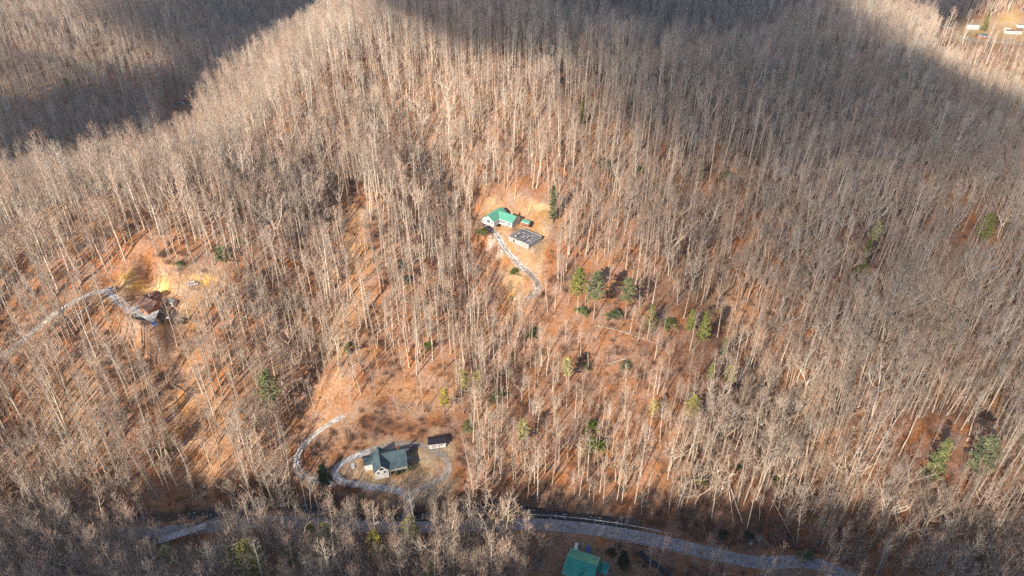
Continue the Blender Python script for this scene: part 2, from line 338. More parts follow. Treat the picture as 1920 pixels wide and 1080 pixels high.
# ------------------------------------------------------------------ ground sheet (one grid, finer where the photo looks)
def axis(lo, hi, fine_lo, fine_hi, step, far):
    a = list(np.arange(fine_lo, fine_hi, step)); s = step; x = fine_lo; L = []
    while x > -far: s *= 1.09; x -= s; L.append(x)
    s = step; x = a[-1]; Rr = []
    while x < far: s *= 1.09; x += s; Rr.append(x)
    return np.array(L[::-1] + a + Rr)
gx = axis(0, 0, -330, 420, 2.2, 5000); gy1 = axis(0, 0, 120, 560, 2.0, 5000)
GX, GY = np.meshgrid(gx, gy1); GZ = height(GX, GY)
def ground_mesh():
    ny, nx = GX.shape; co = np.stack([GX, GY, GZ], -1).reshape(-1, 3)
    idx = np.arange(ny * nx).reshape(ny, nx)
    f = np.stack([idx[:-1, :-1], idx[:-1, 1:], idx[1:, 1:], idx[1:, :-1]], -1).reshape(-1, 4)
    me = bpy.data.meshes.new("ground"); me.vertices.add(len(co)); me.vertices.foreach_set("co", co.ravel())
    me.loops.add(f.size); me.loops.foreach_set("vertex_index", f.ravel()); me.polygons.add(len(f))
    me.polygons.foreach_set("loop_start", np.arange(0, f.size, 4)); me.polygons.foreach_set("use_smooth", np.ones(len(f), bool))
    me.update(calc_edges=True)
    x, y = co[:, 0], co[:, 1]
    n1 = fbm(x / 30, y / 30, 4)[:, None]; n2 = fbm(x / 8 + 40, y / 8, 3)[:, None]; n3 = fbm(x / 90 + 3, y / 90 + 8, 3)[:, None]
    leaf = np.array([.40, .19, .098]); dark = np.array([.23, .13, .085]); tan = np.array([.43, .275, .16])
    c = leaf + (tan - leaf) * np.clip(n1 * 1.2 + .15, 0, 1); c = c + (dark - c) * np.clip(n3 * 1.0 + n2 * .6 + .12, 0, .8)
    def put(reg, col, k=.9, var=.18):
        nonlocal c
        m = reg.mask(x, y).astype(float)[:, None] * k
        m = m * np.clip(.75 + n2 * 1.4, .15, 1)
        cc = np.array(col) * (1 + var * n2); c = c * (1 - m) + cc * m
    put(GREENY, (.38, .19, .10), .5); put(RUSTY, (.30, .12, .06), .8)
    put(SPARSE_B, (.46, .27, .155), .6); put(STRIP_C, (.47, .28, .15), .75); put(STRIP_L, (.46, .24, .12), .9)
    put(CLEAR_L, (.44, .27, .14), .7); put(CLEAR_M, (.42, .265, .14), .9); put(BRUSH_B, (.25, .13, .08), .8)
    put(LAWN, (.38, .27, .165), 1.0, .1); put(LAWN_T, (.25, .19, .10), 1.0, .2); put(BOTTOM, (.23, .12, .075), .7)
    put(FIELD_R, (.60, .42, .18), .8); put(FIELD_T, (.50, .36, .17), .9); put(FIELD_T2, (.62, .44, .20), .9); put(FIELD_T3, (.60, .38, .19), .9)
    put(DIRT_M, (.66, .47, .23), .8, .2); put(DIRT_M2, (.50, .34, .18), .8, .2); put(DIRT_L, (.70, .44, .17), 1.2, .3); put(DIRT_L2, (.78, .52, .20), 1, .2)
    d, _ = seg_dist(x, y, CREEK); m = np.clip(1 - (d - 2) / 5, 0, 1)[:, None]; c = c * (1 - m * .7) + np.array([.10, .075, .055]) * m * .7
    c = np.clip(c, .02, .9)
    a = me.color_attributes.new("tint", 'FLOAT_COLOR', 'POINT')
    a.data.foreach_set("color", np.concatenate([c, np.ones((len(c), 1))], 1).ravel())
    # dusting of snow along the shaded edges of the drives
    sn = np.zeros(len(x))
    for pl, w in ((SPURDR, 4.5), (MIDDR, 5), (LEFTDR, 4)):
        d, _ = seg_dist(x, y, pl); sn = np.maximum(sn, np.clip(1 - d / w, 0, 1))
    for (u, v, r) in ((920, 455, 9), (905, 425, 6), (935, 475, 7), (612, 880, 5), (590, 850, 5), (1010, 1060, 6), (400, 980, 5)):
        p = at(u, v); sn = np.maximum(sn, .8 * np.clip(1 - np.hypot(x - p[0], y - p[1]) / r, 0, 1))
    b = me.attributes.new("snow", 'FLOAT', 'POINT'); b.data.foreach_set("value", sn.astype(np.float32))
    return me
def ground_mat():
    m = bpy.data.materials.new("leaf_litter"); m.use_nodes = True; n = m.node_tree.nodes; l = m.node_tree.links
    b = n["Principled BSDF"]; b.inputs["Roughness"].default_value = .95; b.inputs["Specular IOR Level"].default_value = .1
    at_ = n.new("ShaderNodeAttribute"); at_.attribute_name = "tint"; tc = n.new("ShaderNodeTexCoord")
    n1 = n.new("ShaderNodeTexNoise"); n1.inputs["Scale"].default_value = .75; n1.inputs["Detail"].default_value = 8; n1.inputs["Roughness"].default_value = .82
    n2 = n.new("ShaderNodeTexNoise"); n2.inputs["Scale"].default_value = .12; n2.inputs["Detail"].default_value = 6
    l.new(tc.outputs["Object"], n1.inputs["Vector"]); l.new(tc.outputs["Object"], n2.inputs["Vector"])
    hs = n.new("ShaderNodeHueSaturation"); mv = n.new("ShaderNodeMapRange"); mv.inputs[1].default_value = .3; mv.inputs[2].default_value = .7; mv.inputs[3].default_value = .38; mv.inputs[4].default_value = 1.55
    l.new(n1.outputs[0], mv.inputs[0]); l.new(mv.outputs[0], hs.inputs["Value"])
    ms = n.new("ShaderNodeMapRange"); ms.inputs[1].default_value = .35; ms.inputs[2].default_value = .65; ms.inputs[3].default_value = .75; ms.inputs[4].default_value = 1.12
    l.new(n2.outputs[0], ms.inputs[0]); l.new(ms.outputs[0], hs.inputs["Saturation"])
    l.new(at_.outputs["Color"], hs.inputs["Color"])
    sa = n.new("ShaderNodeAttribute"); sa.attribute_name = "snow"
    n3 = n.new("ShaderNodeTexNoise"); n3.inputs["Scale"].default_value = .9; n3.inputs["Detail"].default_value = 6; l.new(tc.outputs["Object"], n3.inputs["Vector"])
    ad = n.new("ShaderNodeMath"); ad.operation = 'ADD'; l.new(sa.outputs["Fac"], ad.inputs[0]); l.new(n3.outputs[0], ad.inputs[1])
    st = n.new("ShaderNodeMapRange"); st.inputs[1].default_value = 1.0; st.inputs[2].default_value = 1.35; st.inputs[4].default_value = .6; l.new(ad.outputs[0], st.inputs[0])
    mx = n.new("ShaderNodeMix"); mx.data_type = 'RGBA'; l.new(st.outputs[0], mx.inputs[0]); l.new(hs.outputs[0], mx.inputs[6]); mx.inputs[7].default_value = (.72, .72, .74, 1)
    l.new(mx.outputs[2], b.inputs["Base Color"])
    bp = n.new("ShaderNodeBump"); bp.inputs["Strength"].default_value = .9; bp.inputs["Distance"].default_value = .6
    l.new(n1.outputs[0], bp.inputs["Height"]); l.new(bp.outputs[0], b.inputs["Normal"])
    return m
gm = ground_mesh(); gm.materials.append(ground_mat()); ground = link("ground", gm); tag(ground, kind="structure")

# ------------------------------------------------------------------ unseen clouds high behind the camera, outlined by the shade they should cast
def blur(a, r, n=3):
    k = np.ones(2 * r + 1) / (2 * r + 1)
    for _ in range(n):
        a = np.apply_along_axis(lambda q: np.convolve(np.pad(q, r, mode='edge'), k, 'valid'), 0, a)
        a = np.apply_along_axis(lambda q: np.convolve(np.pad(q, r, mode='edge'), k, 'valid'), 1, a)
    return a
def shade_cloud(name, regs, alt, dens, step=9.0):
    for r, _, _ in regs:      # where the sun's rays to that ground pass through the level z = 90
        zg = height(r.w[:, 0], r.w[:, 1]) + 12
        r.w = r.w - np.array([SUN_DIR.x, SUN_DIR.y]) * ((90 - zg) / -SUN_DIR.z)[:, None]; r.lo = r.w.min(0) - 10; r.hi = r.w.max(0) + 10
    allp = np.concatenate([r.w for r, _, _ in regs]); lo = allp.min(0) - 90; hi = allp.max(0) + 90
    xs = np.arange(lo[0], hi[0], step); ys = np.arange(lo[1], hi[1], step); X, Y = np.meshgrid(xs, ys); T = np.zeros(X.shape)
    for r, th, bl in regs: T = np.maximum(T, blur(r.mask(X, Y).astype(float), bl, 2) * th)
    T = T * (1 + .35 * fbm(X / 90, Y / 90, 3)); T[T < .8] = 0
    T[0, :] = T[-1, :] = 0; T[:, 0] = T[:, -1] = 0
    tt = (alt - 90) / -SUN_DIR.z; ox, oy = -SUN_DIR.x * tt, -SUN_DIR.y * tt
    top = np.stack([X + ox, Y + oy, alt + T * .62], -1).reshape(-1, 3)
    bot = np.stack([X + ox, Y + oy, alt - T * .38], -1).reshape(-1, 3)
    ny, nx = X.shape; idx = np.arange(ny * nx).reshape(ny, nx); on = (T > 0)
    cell = on[:-1, :-1] | on[1:, :-1] | on[:-1, 1:] | on[1:, 1:]
    f = np.stack([idx[:-1, :-1], idx[:-1, 1:], idx[1:, 1:], idx[1:, :-1]], -1)[cell]
    off = ny * nx; same = T.ravel() <= 0
    bi = np.where(same, np.arange(off), np.arange(off) + off)      # the rim is shared, so the shell is closed
    top[same, 2] = alt
    fb = bi[f][:, ::-1]
    me = bpy.data.meshes.new(name); me.from_pydata(np.concatenate([top, bot]).tolist(), [], f.tolist() + fb.tolist())
    m = bpy.data.materials.new("shade_cloud_vapour"); m.use_nodes = True; n = m.node_tree.nodes; n.clear()
    vs = n.new("ShaderNodeVolumeScatter"); vs.inputs["Density"].default_value = dens; vs.inputs["Color"].default_value = (.98, .98, .98, 1); vs.inputs["Anisotropy"].default_value = .4
    o = n.new("ShaderNodeOutputMaterial"); m.node_tree.links.new(vs.outputs[0], o.inputs["Volume"]); me.materials.append(m)
    return tag(link(name, me), kind="structure")
shade_cloud("shade_cloud", [
    (Region([(1180, 260), (1330, 60), (1490, 20), (1530, 45), (1620, 110), (1710, 178), (1800, 228), (1990, 270), (1990, 330), (1750, 330), (1500, 300), (1350, 330)]), 75, 4),
    (Region([(860, -20), (850, 60), (930, 105), (1100, 110), (1350, 150), (1500, 60), (1560, 10), (1560, -30), (1000, -60)]), 110, 4),
    (Region([(1120, 420), (1180, 230), (1350, 200), (2050, 300), (2100, 700), (1950, 900), (1650, 760), (1400, 640), (1250, 560)]), 26, 6),
    (Region([(1380, 500), (1650, 450), (2100, 600), (2100, 1150), (1600, 1120), (1450, 900)]), 15, 6)], 620, .02)
shade_cloud("shade_cloud", [  # unseen, added to darken the loop lawn and the far valleys
    (Region([(560, 885), (590, 800), (700, 790), (860, 790), (900, 850), (900, 960), (600, 960)]), 8, 1),
    (Region([(480, 90), (505, -30), (680, -60), (680, 20), (560, 90)]), 110, 1),
    (Region([(1590, 0), (1850, -60), (1840, 10), (1780, 55), (1700, 40), (1620, 20)]), 120, 1),
    (Region([(-80, 215), (60, 225), (150, 200), (210, 172), (330, 160), (385, 180), (340, 250), (200, 290), (60, 345), (-80, 350)]), 110, 1),
    (Region([(235, 10), (330, 42), (420, 50), (500, 60), (480, 130), (420, 150), (370, 125), (330, 95), (250, 50)]), 70, 1),
    (Region([(-60, 120), (60, 130), (180, 155), (150, 175), (60, 160), (-60, 150)]), 45, 1)], 700, .02)

# ------------------------------------------------------------------ road, drives, creek: sheets laid on the ground
def resample(pl, step):
    d = np.r_[0, np.cumsum(np.hypot(*np.diff(pl[:, :2], axis=0).T))]; t = np.arange(0, d[-1], step)
    return np.stack([np.interp(t, d, pl[:, k]) for k in range(3)], -1)
def normals(pl):
    t = np.gradient(pl[:, :2], axis=0); t /= np.linalg.norm(t, axis=1)[:, None] + 1e-9; return np.stack([-t[:, 1], t[:, 0]], -1)
def strip_mesh(name, pl, offs, dz, mats, wob=0, follow=True, skirt=True, closed_z=None):
    """offs: lateral offsets; the sheet follows its path, its edge bent down into the soil"""
    nn = normals(pl); rows = []
    for i, (p, nv) in enumerate(zip(pl, nn)):
        row = []
        for j, o in enumerate(offs):
            oo = o + (wob * (vnoise(np.array([i * .35 + j * 9]), np.array([3.3]))[0] - .5) if j in (0, len(offs) - 1) else 0)
            row.append((p[0] + nv[0] * oo, p[1] + nv[1] * oo, p[2] + dz))
        if skirt:
            a, b = row[0], row[-1]; row = [(a[0], a[1], a[2] - .8)] + row + [(b[0], b[1], b[2] - .8)]
        rows.append(row)
    nx = len(rows[0]); v = [q for r in rows for q in r]; f = []
    for i in range(len(rows) - 1):
        for j in range(nx - 1): f.append((i * nx + j, (i + 1) * nx + j, (i + 1) * nx + j + 1, i * nx + j + 1))
    me = bpy.data.meshes.new(name); me.from_pydata(v, [], f); me.materials.append(mats)
    uv = me.uv_layers.new(name="UVMap"); width = offs[-1] - offs[0]; L = np.r_[0, np.cumsum(np.hypot(*np.diff(pl[:, :2], axis=0).T))]
    uvv = []
    for i in range(len(rows)):
        o2 = ([offs[0]] + list(offs) + [offs[-1]]) if skirt else list(offs)
        uvv += [(o, L[i]) for o in o2]
    for lp in me.loops: uv.data[lp.index].uv = uvv[lp.vertex_index]
    o = link(name, me); o["kind"] = "structure"; return o
def drive_mat(name, base, snow, tracks, amount):
    m = bpy.data.materials.new(name); m.use_nodes = True; n = m.node_tree.nodes; l = m.node_tree.links; b = n["Principled BSDF"]; b.inputs["Roughness"].default_value = .9
    tc = n.new("ShaderNodeTexCoord"); n1 = n.new("ShaderNodeTexNoise"); n1.inputs["Scale"].default_value = .8; n1.inputs["Detail"].default_value = 7; l.new(tc.outputs["Object"], n1.inputs["Vector"])
    n2 = n.new("ShaderNodeTexNoise"); n2.inputs["Scale"].default_value = .16; n2.inputs["Detail"].default_value = 3; l.new(tc.outputs["Object"], n2.inputs["Vector"])
    rp = n.new("ShaderNodeValToRGB"); rp.color_ramp.elements[0].color = (*[c * .65 for c in base], 1); rp.color_ramp.elements[1].color = (*[min(1, c * 1.3) for c in base], 1)
    rp.color_ramp.elements[0].position = .35; rp.color_ramp.elements[1].position = .65; l.new(n1.outputs[0], rp.inputs[0])
    sx = n.new("ShaderNodeSeparateXYZ"); l.new(tc.outputs["UV"], sx.inputs[0])
    ab = n.new("ShaderNodeMath"); ab.operation = 'ABSOLUTE'; l.new(sx.outputs[0], ab.inputs[0])
    sb = n.new("ShaderNodeMath"); sb.operation = 'SUBTRACT'; sb.inputs[1].default_value = tracks; l.new(ab.outputs[0], sb.inputs[0])
    a2 = n.new("ShaderNodeMath"); a2.operation = 'ABSOLUTE'; l.new(sb.outputs[0], a2.inputs[0])
    m1 = n.new("ShaderNodeMath"); m1.operation = 'MULTIPLY'; m1.inputs[1].default_value = -.45; l.new(a2.outputs[0], m1.inputs[0])
    s1 = n.new("ShaderNodeMath"); s1.operation = 'ADD'; l.new(m1.outputs[0], s1.inputs[0]); l.new(n1.outputs[0], s1.inputs[1])
    s2 = n.new("ShaderNodeMath"); s2.operation = 'ADD'; l.new(s1.outputs[0], s2.inputs[0]); l.new(n2.outputs[0], s2.inputs[1])
    mr = n.new("ShaderNodeMapRange"); mr.inputs[1].default_value = 1.25 - amount; mr.inputs[2].default_value = 1.42 - amount; l.new(s2.outputs[0], mr.inputs[0])
    mx = n.new("ShaderNodeMix"); mx.data_type = 'RGBA'; l.new(mr.outputs[0], mx.inputs[0]); l.new(rp.outputs[0], mx.inputs[6]); mx.inputs[7].default_value = (*snow, 1)
    l.new(mx.outputs[2], b.inputs["Base Color"]); return m
M_ASPH = drive_mat("asphalt", (.30, .29, .31), (.36, .35, .35), 1.7, .25)
M_GRAV = drive_mat("grey_gravel", (.42, .41, .42), (.72, .72, .74), .2, .28)
M_GRAV2 = drive_mat("tan_gravel", (.30, .26, .22), (.38, .35, .32), .9, .25)
M_SNOWDR = drive_mat("snowy_gravel", (.30, .26, .22), (.66, .66, .68), .95, .52)
M_LINE = mat("road_paint_white", (.62, .61, .58), base2=(.32, .32, .31), scale=.6)
rd = resample(ROAD, 3); strip_mesh("road", rd, (-3.1, -1.5, 0, 1.5, 3.1), .14, M_ASPH)
for o in (-2.85, 2.85): strip_mesh("road_marking", rd, (o - .07, o + .07), .144 + .01, M_LINE, skirt=False)
M_LINEY = mat("road_paint_yellow", (.42, .31, .07), base2=(.24, .2, .1), scale=.6)
for o in (-.14, .14): strip_mesh("road_marking", rd, (o - .06, o + .06), .154, M_LINEY, skirt=False)
lp = resample(LOOP, 1.6); k = int(len(lp) * .48)
strip_mesh("driveway", lp[:k + 1], (-2.0, 0, 2.0), .12, M_GRAV, wob=.9)
strip_mesh("driveway", lp[k:], (-1.9, 0, 1.9), .115, M_GRAV2, wob=1.0)
strip_mesh("driveway", resample(SPURDR, 1.6), (-1.9, 0, 1.9), .10, M_SNOWDR, wob=1.0)
md = resample(MIDDR, 1.6); strip_mesh("driveway", md[:int(len(md) * .72)], (-1.9, 0, 1.9), .12, M_SNOWDR, wob=1.2)
strip_mesh("track", md[int(len(md) * .72) - 1:], (-1.5, 0, 1.5), .09, M_GRAV2, wob=1.0)
strip_mesh("driveway", resample(LEFTDR, 1.8), (-2.1, 0, 2.1), .12, drive_mat("pale_gravel", (.42, .39, .37), (.70, .70, .72), .9, .40), wob=1.2)
strip_mesh("road", resample(FARRD, 4), (-2.2, 0, 2.2), .15, M_GRAV2, wob=.8)

M_WATER = mat("creek_water", (.018, .022, .024), base2=(.008, .010, .012), rough=.12, scale=.5, bump=.25, spec=.5)
for pl, k_ in ((CREEK, 1), (CREEK2, .4)):
    o = strip_mesh("creek", resample(pl, 2.5), (-3.0 * k_, -1.5 * k_, 0, 1.5 * k_, 3.0 * k_), -1.7, M_WATER, skirt=False)
M_FOAM = mat("white_water", (.62, .66, .70), base2=(.25, .3, .34), scale=1.2)
M_ROCK = mat("creek_rock", (.34, .31, .28), base2=(.17, .155, .14), scale=.8, bump=.5, objvar=.3)
M_ROCKT = mat("tan_rock", (.42, .29, .18), base2=(.25, .17, .11), scale=.5, bump=.5)
def rock_mesh(seed, sx, sy, sz, m):
    random.seed(seed); import bmesh
    bm = bmesh.new(); bmesh.ops.create_icosphere(bm, subdivisions=2, radius=1)
    for v in bm.verts:
        k = 1 + .28 * (vnoise(np.array([v.co.x * 1.7 + seed]), np.array([v.co.y * 1.7 + v.co.z * 2.1]))[0] * 2 - 1)
        v.co = Vector((v.co.x * sx, v.co.y * sy, max(v.co.z, -.4) * sz)) * k
    me = bpy.data.meshes.new("rock"); bm.to_mesh(me); bm.free(); me.materials.append(m); return me
random.seed(5)
def foam(pl, n, seed):
    random.seed(seed); mb = MB(); r = resample(pl, 2.0); nn = normals(r)
    for _ in range(n):
        i = random.randrange(len(r)); o = random.uniform(-2.2, 2.2); a = random.uniform(.3, 1.3); w = random.uniform(.15, .5); c = Vector((r[i][0] + nn[i][0] * o, r[i][1] + nn[i][1] * o, r[i][2] - 1.66))
        t = Vector((nn[i][1], -nn[i][0], 0)); s = Vector((nn[i][0], nn[i][1], 0)); k = 7
        pts = [c + t * math.cos(6.28 * j / k) * a * random.uniform(.6, 1.2) + s * math.sin(6.28 * j / k) * w * random.uniform(.6, 1.3) for j in range(k)]
        b = len(mb.v); mb.v += pts; mb.f.append(tuple(range(b, b + k))); mb.m.append(0)
    return mb.build("white_water", M_FOAM, kind="stuff", label="white riffles breaking on the dark creek")
foam(CREEK, 130, 4)
# stones in and beside the creek: the small ones as one mass, the large ones singly
def rocks_on(pl, n, seed, spread, smin, smax):
    random.seed(seed); r = resample(pl, 2.0); nn = normals(r); vs = []; fs = []; b = 0
    tm = [rock_mesh(900 + q, 1, .75, .55, M_ROCK) for q in range(4)]
    tmp = [([v.co.copy() for v in t.vertices], [tuple(p.vertices) for p in t.polygons]) for t in tm]
    for _ in range(n):
        i = random.randrange(len(r)); o = random.gauss(0, spread); s = random.uniform(smin, smax) * random.uniform(.5, 1); x, y = r[i][0] + nn[i][0] * o, r[i][1] + nn[i][1] * o
        z = max(hgt(x, y), r[i][2] - 1.75); vv, ff = random.choice(tmp); a = random.uniform(0, 6.28); c, sn = math.cos(a), math.sin(a)
        vs += [(x + (v.x * c - v.y * sn) * s, y + (v.x * sn + v.y * c) * s, z + v.z * s) for v in vv]; fs += [tuple(q + b for q in f) for f in ff]; b += len(vv)
    me = bpy.data.meshes.new("creek_stones"); me.from_pydata(vs, [], fs); me.materials.append(M_ROCK); return tag(link("creek_stones", me), "grey stones scattered along the dark creek bed", kind="stuff")
rocks_on(CREEK, 230, 6, 3.6, .25, 1.0)
for (u, v, sx, sy, sz, m, lab) in [
    (376, 976, 2.9, 1.9, 1.5, M_ROCKT, "largest tan boulder in the creek above the grey pull off"),
    (340, 978, 1.9, 1.4, 1.2, M_ROCKT, "tan boulder left of the largest creek boulder"),
    (302, 986, 1.5, 1.1, 1.0, M_ROCKT, "small brown boulder at the far left of the creek rapids"),
    (355, 987, 1.6, 1.0, .8, M_ROCK, "grey rock below the white rapids by the pull off"),
    (388, 972, 1.3, 1.0, .9, M_ROCKT, "small tan rock at the right side of the largest boulder"),
    (1421, 1012, 2.0, 1.6, 1.6, M_ROCK, "pale grey boulder on the slope above the right end of the road"),
    (1438, 1022, 1.5, 1.2, 1.0, M_ROCK, "flat dark boulder just right of the pale boulder above the road"),
    (1408, 1020, 1.2, 1.0, .9, M_ROCK, "small dark boulder just left of the pale boulder above the road"),
    (1165, 972, 1.5, 1.1, 1.1, M_ROCK, "grey boulder at the right end of the visible creek"),
    (1176, 978, 1.0, .9, .9, M_ROCK, "small pale boulder beside the guardrail at the creek end"),
    (384, 913, 1.2, 1.0, 1.1, M_ROCK, "pale rock alone on the rusty slope at lower left"),
    (967, 560, 1.3, .9, .8, mat("white_rock", (.7, .68, .64), var=.2), "small white rock on the clearing below the snowy drive"),
    (988, 570, 1.2, 1.0, .7, M_ROCK, "pale grey rock right of the small white rock"),
]:
    p = at(u, v); o = link("boulder", rock_mesh(int(u), sx, sy, sz, m)); o.location = (p[0], p[1], hgt(p[0], p[1]) + sz * .15); o.rotation_euler = (0, 0, u % 6); tag(o, lab, "boulder")

# ------------------------------------------------------------------ trees
def V(*a): return Vector(a)
def rnd(a, b): return random.uniform(a, b)
def unit(az, el): return Vector((math.cos(az) * math.cos(el), math.sin(az) * math.cos(el), math.sin(el)))
def twigs(mb, p, q, n, L, w):
    d = (q - p)
    for k in range(n):
        s = p.lerp(q, rnd(.25, 1.0)); dr = (d.normalized() * .8 + unit(rnd(0, 6.28), rnd(-.3, 1.0)) * .9 + V(0, 0, .3)).normalized()
        mb.strip(s, s + dr * L * rnd(.6, 1.3), w)
def branch(mb, tw, p, dr, L, r, lvl, nsub, tl, tww, curl=.25):
    pts = [p]; n = 4 if lvl else 3; q = p; d = dr.copy()
    for i in range(n):
        d = (d + V(rnd(-1, 1), rnd(-1, 1), rnd(-.6, 1)) * .22 + V(0, 0, curl * .5)).normalized(); q = q + d * (L / n); pts.append(q)
    mb.tube(pts, [r * (1 - .8 * i / n) for i in range(n + 1)], 3)
    if lvl == 0:
        twigs(tw, pts[0], pts[-1], nsub, tl, tww); return
    for k in range(nsub):
        t = rnd(.25, 1); i = min(int(t * n), n - 1); s = pts[i].lerp(pts[i + 1], t * n - i)
        base = (pts[i + 1] - pts[i]).normalized()
        dd = (base + unit(rnd(0, 6.28), rnd(-.4, .9)) * .95).normalized()
        branch(mb, tw, s, dd, L * rnd(.35, .6) * (1.15 - .4 * t), r * .45, lvl - 1, nsub if lvl > 1 else max(3, nsub - 1), tl, tww, curl)
def pole_tree(h, r0, fork, spread, nb, seed):
    random.seed(seed); tr = MB(); lb = MB(); tw = MB()
    n = 9; pts = []; x = y = 0; lx, ly = rnd(-.02, .02), rnd(-.02, .02)
    for i in range(n + 1):
        pts.append(V(x, y, h * .96 * i / n - (.6 if i == 0 else 0))); x += rnd(-.15, .15) + lx * h / n; y += rnd(-.15, .15) + ly * h / n
    tr.tube(pts, [r0 * (1.25 if i == 0 else 1) * (1 - .86 * (i / n) ** 1.15) for i in range(n + 1)], 5)
    for k in range(nb):
        t = fork + (1 - fork) * (k + rnd(0, 1)) / nb * .97; i = min(int(t * n), n - 1); s = pts[i].lerp(pts[i + 1], t * n - i)
        prof = math.sin(min(1, (t - fork) / (1 - fork) * .85 + .2) * math.pi) ** .7
        branch(lb, tw, s, unit(k * 2.4 + rnd(-.5, .5), rnd(.45, .95)), spread * (.35 + .75 * prof) * rnd(.75, 1.25), .075 * (1.25 - t * .6), 1, 4, 1.45, .062)
    for k in range(5):     # dead stubs lower down
        t = rnd(.25, fork); i = min(int(t * n), n - 1); s = pts[i].lerp(pts[i + 1], t * n - i)
        lb.tube([s, s + unit(rnd(0, 6.28), .3) * rnd(.8, 2.2)], [.06, .02], 3)
    return tr, lb, tw
def oak_tree(h, r0, spread, seed):
    random.seed(seed); tr = MB(); lb = MB(); tw = MB(); hf = h * rnd(.3, .42)
    pts = [V(0, 0, -.6), V(rnd(-.3, .3), rnd(-.3, .3), hf * .5), V(rnd(-.5, .5), rnd(-.5, .5), hf)]
    tr.tube(pts, [r0 * 1.3, r0, r0 * .85], 6); nl = random.choice((3, 4, 4, 5)); a0 = rnd(0, 6.28)
    for k in range(nl):
        az = a0 + k * 6.28 / nl + rnd(-.4, .4); el = rnd(.75, 1.25); q = pts[-1]; lp = [q]; d = unit(az, el); L = (h - hf) * rnd(.8, 1.05); m = 6
        for i in range(m):
            d = (d + V(rnd(-1, 1), rnd(-1, 1), rnd(-.5, .9)) * .22 + V(0, 0, .10)).normalized(); q = q + d * (L / m); lp.append(q)
        rr = [r0 * .72 * (1 - .82 * i / m) for i in range(m + 1)]; tr.tube(lp, rr, 4)
        for j in range(7):
            t = .18 + .82 * (j + rnd(0, 1)) / 7; i = min(int(t * m), m - 1); s = lp[i].lerp(lp[i + 1], t * m - i)
            dd = ((lp[i + 1] - lp[i]).normalized() * .6 + unit(rnd(0, 6.28), rnd(-.1, .8))).normalized()
            branch(lb, tw, s, dd, spread * rnd(.45, .8) * (1.2 - .5 * t), rr[i] * .55 + .03, 1, 4, 1.5, .07, .15)
    return tr, lb, tw
def sapling(h, seed):
    random.seed(seed); tr = MB(); lb = MB(); tw = MB()
    p = V(0, 0, -.3); q = V(rnd(-.6, .6), rnd(-.6, .6), h); m = p.lerp(q, .5) + V(rnd(-.3, .3), rnd(-.3, .3), 0)
    tr.tube([p, m, q], [.09, .06, .02], 3)
    for k in range(13):
        t = rnd(.25, 1); s = p.lerp(m, t * 2) if t < .5 else m.lerp(q, t * 2 - 1); dr = unit(rnd(0, 6.28), rnd(.3, 1)); L = h * rnd(.16, .34); e = s + dr * L
        lb.tube([s, e], [.03, .012], 3); twigs(tw, s, e, 9, .9, .05)
    return tr, lb, tw
def thicket(seed, r=2.2, h=2.0):
    random.seed(seed); tw = MB()
    for k in range(110):
        a = rnd(0, 6.28); rr = r * math.sqrt(rnd(0, 1)); p = V(math.cos(a) * rr, math.sin(a) * rr, -.1); d = unit(rnd(0, 6.28), rnd(.5, 1.4)); q = p + d * h * rnd(.5, 1)
        tw.strip(p, q, .055); twigs(tw, p, q, 2, .7, .045)
    return MB(), MB(), tw
def join(parts):
    o = MB()
    for mi, mb in enumerate(parts):
        b = len(o.v); o.v += mb.v; o.f += [tuple(i + b for i in f) for f in mb.f]; o.m += [mi] * len(mb.f)
    return o
class Kind: pass
def make_kind(name, parts, mats, h):
    k = Kind(); k.h = h; tr, lb, tw = parts
    k.joined = join([tr, lb, tw]).mesh(name, mats)
    k.trunk = tr.mesh("trunk", mats[0]) if tr.v else None
    cr = join([lb, tw]); k.crown = cr.mesh("crown", [mats[1], mats[2]])
    return k
KP = [make_kind("bare_tree", pole_tree(h, r, f, s, nb, 100 + i), (M_TRUNK, M_LIMB, M_TWIG), h) for i, (h, r, f, s, nb) in enumerate(
    [(34, .33, .56, 4.0, 17), (31, .29, .50, 4.4, 17), (36, .37, .62, 3.8, 16), (28, .26, .45, 4.4, 18), (33, .32, .64, 4.6, 15), (24, .22, .42, 3.4, 16)])]
KO = [make_kind("bare_tree", oak_tree(h, r, s, 200 + i), (M_TRUNK, M_LIMB, M_TWIG), h) for i, (h, r, s) in enumerate([(27, .38, 7), (25, .35, 7.5), (30, .42, 6.5), (22, .30, 6.5)])]
KS = [make_kind("sapling", sapling(h, 300 + i), (M_TWIG2, M_TWIG2, M_TWIG2), h) for i, h in enumerate((7, 10, 13, 5))]
KT = [make_kind("thicket", thicket(400 + i, r, h), (M_BRUSH, M_BRUSH, M_BRUSH), h) for i, (r, h) in enumerate(((2.2, 2.0), (3.0, 1.6), (1.6, 2.6)))]

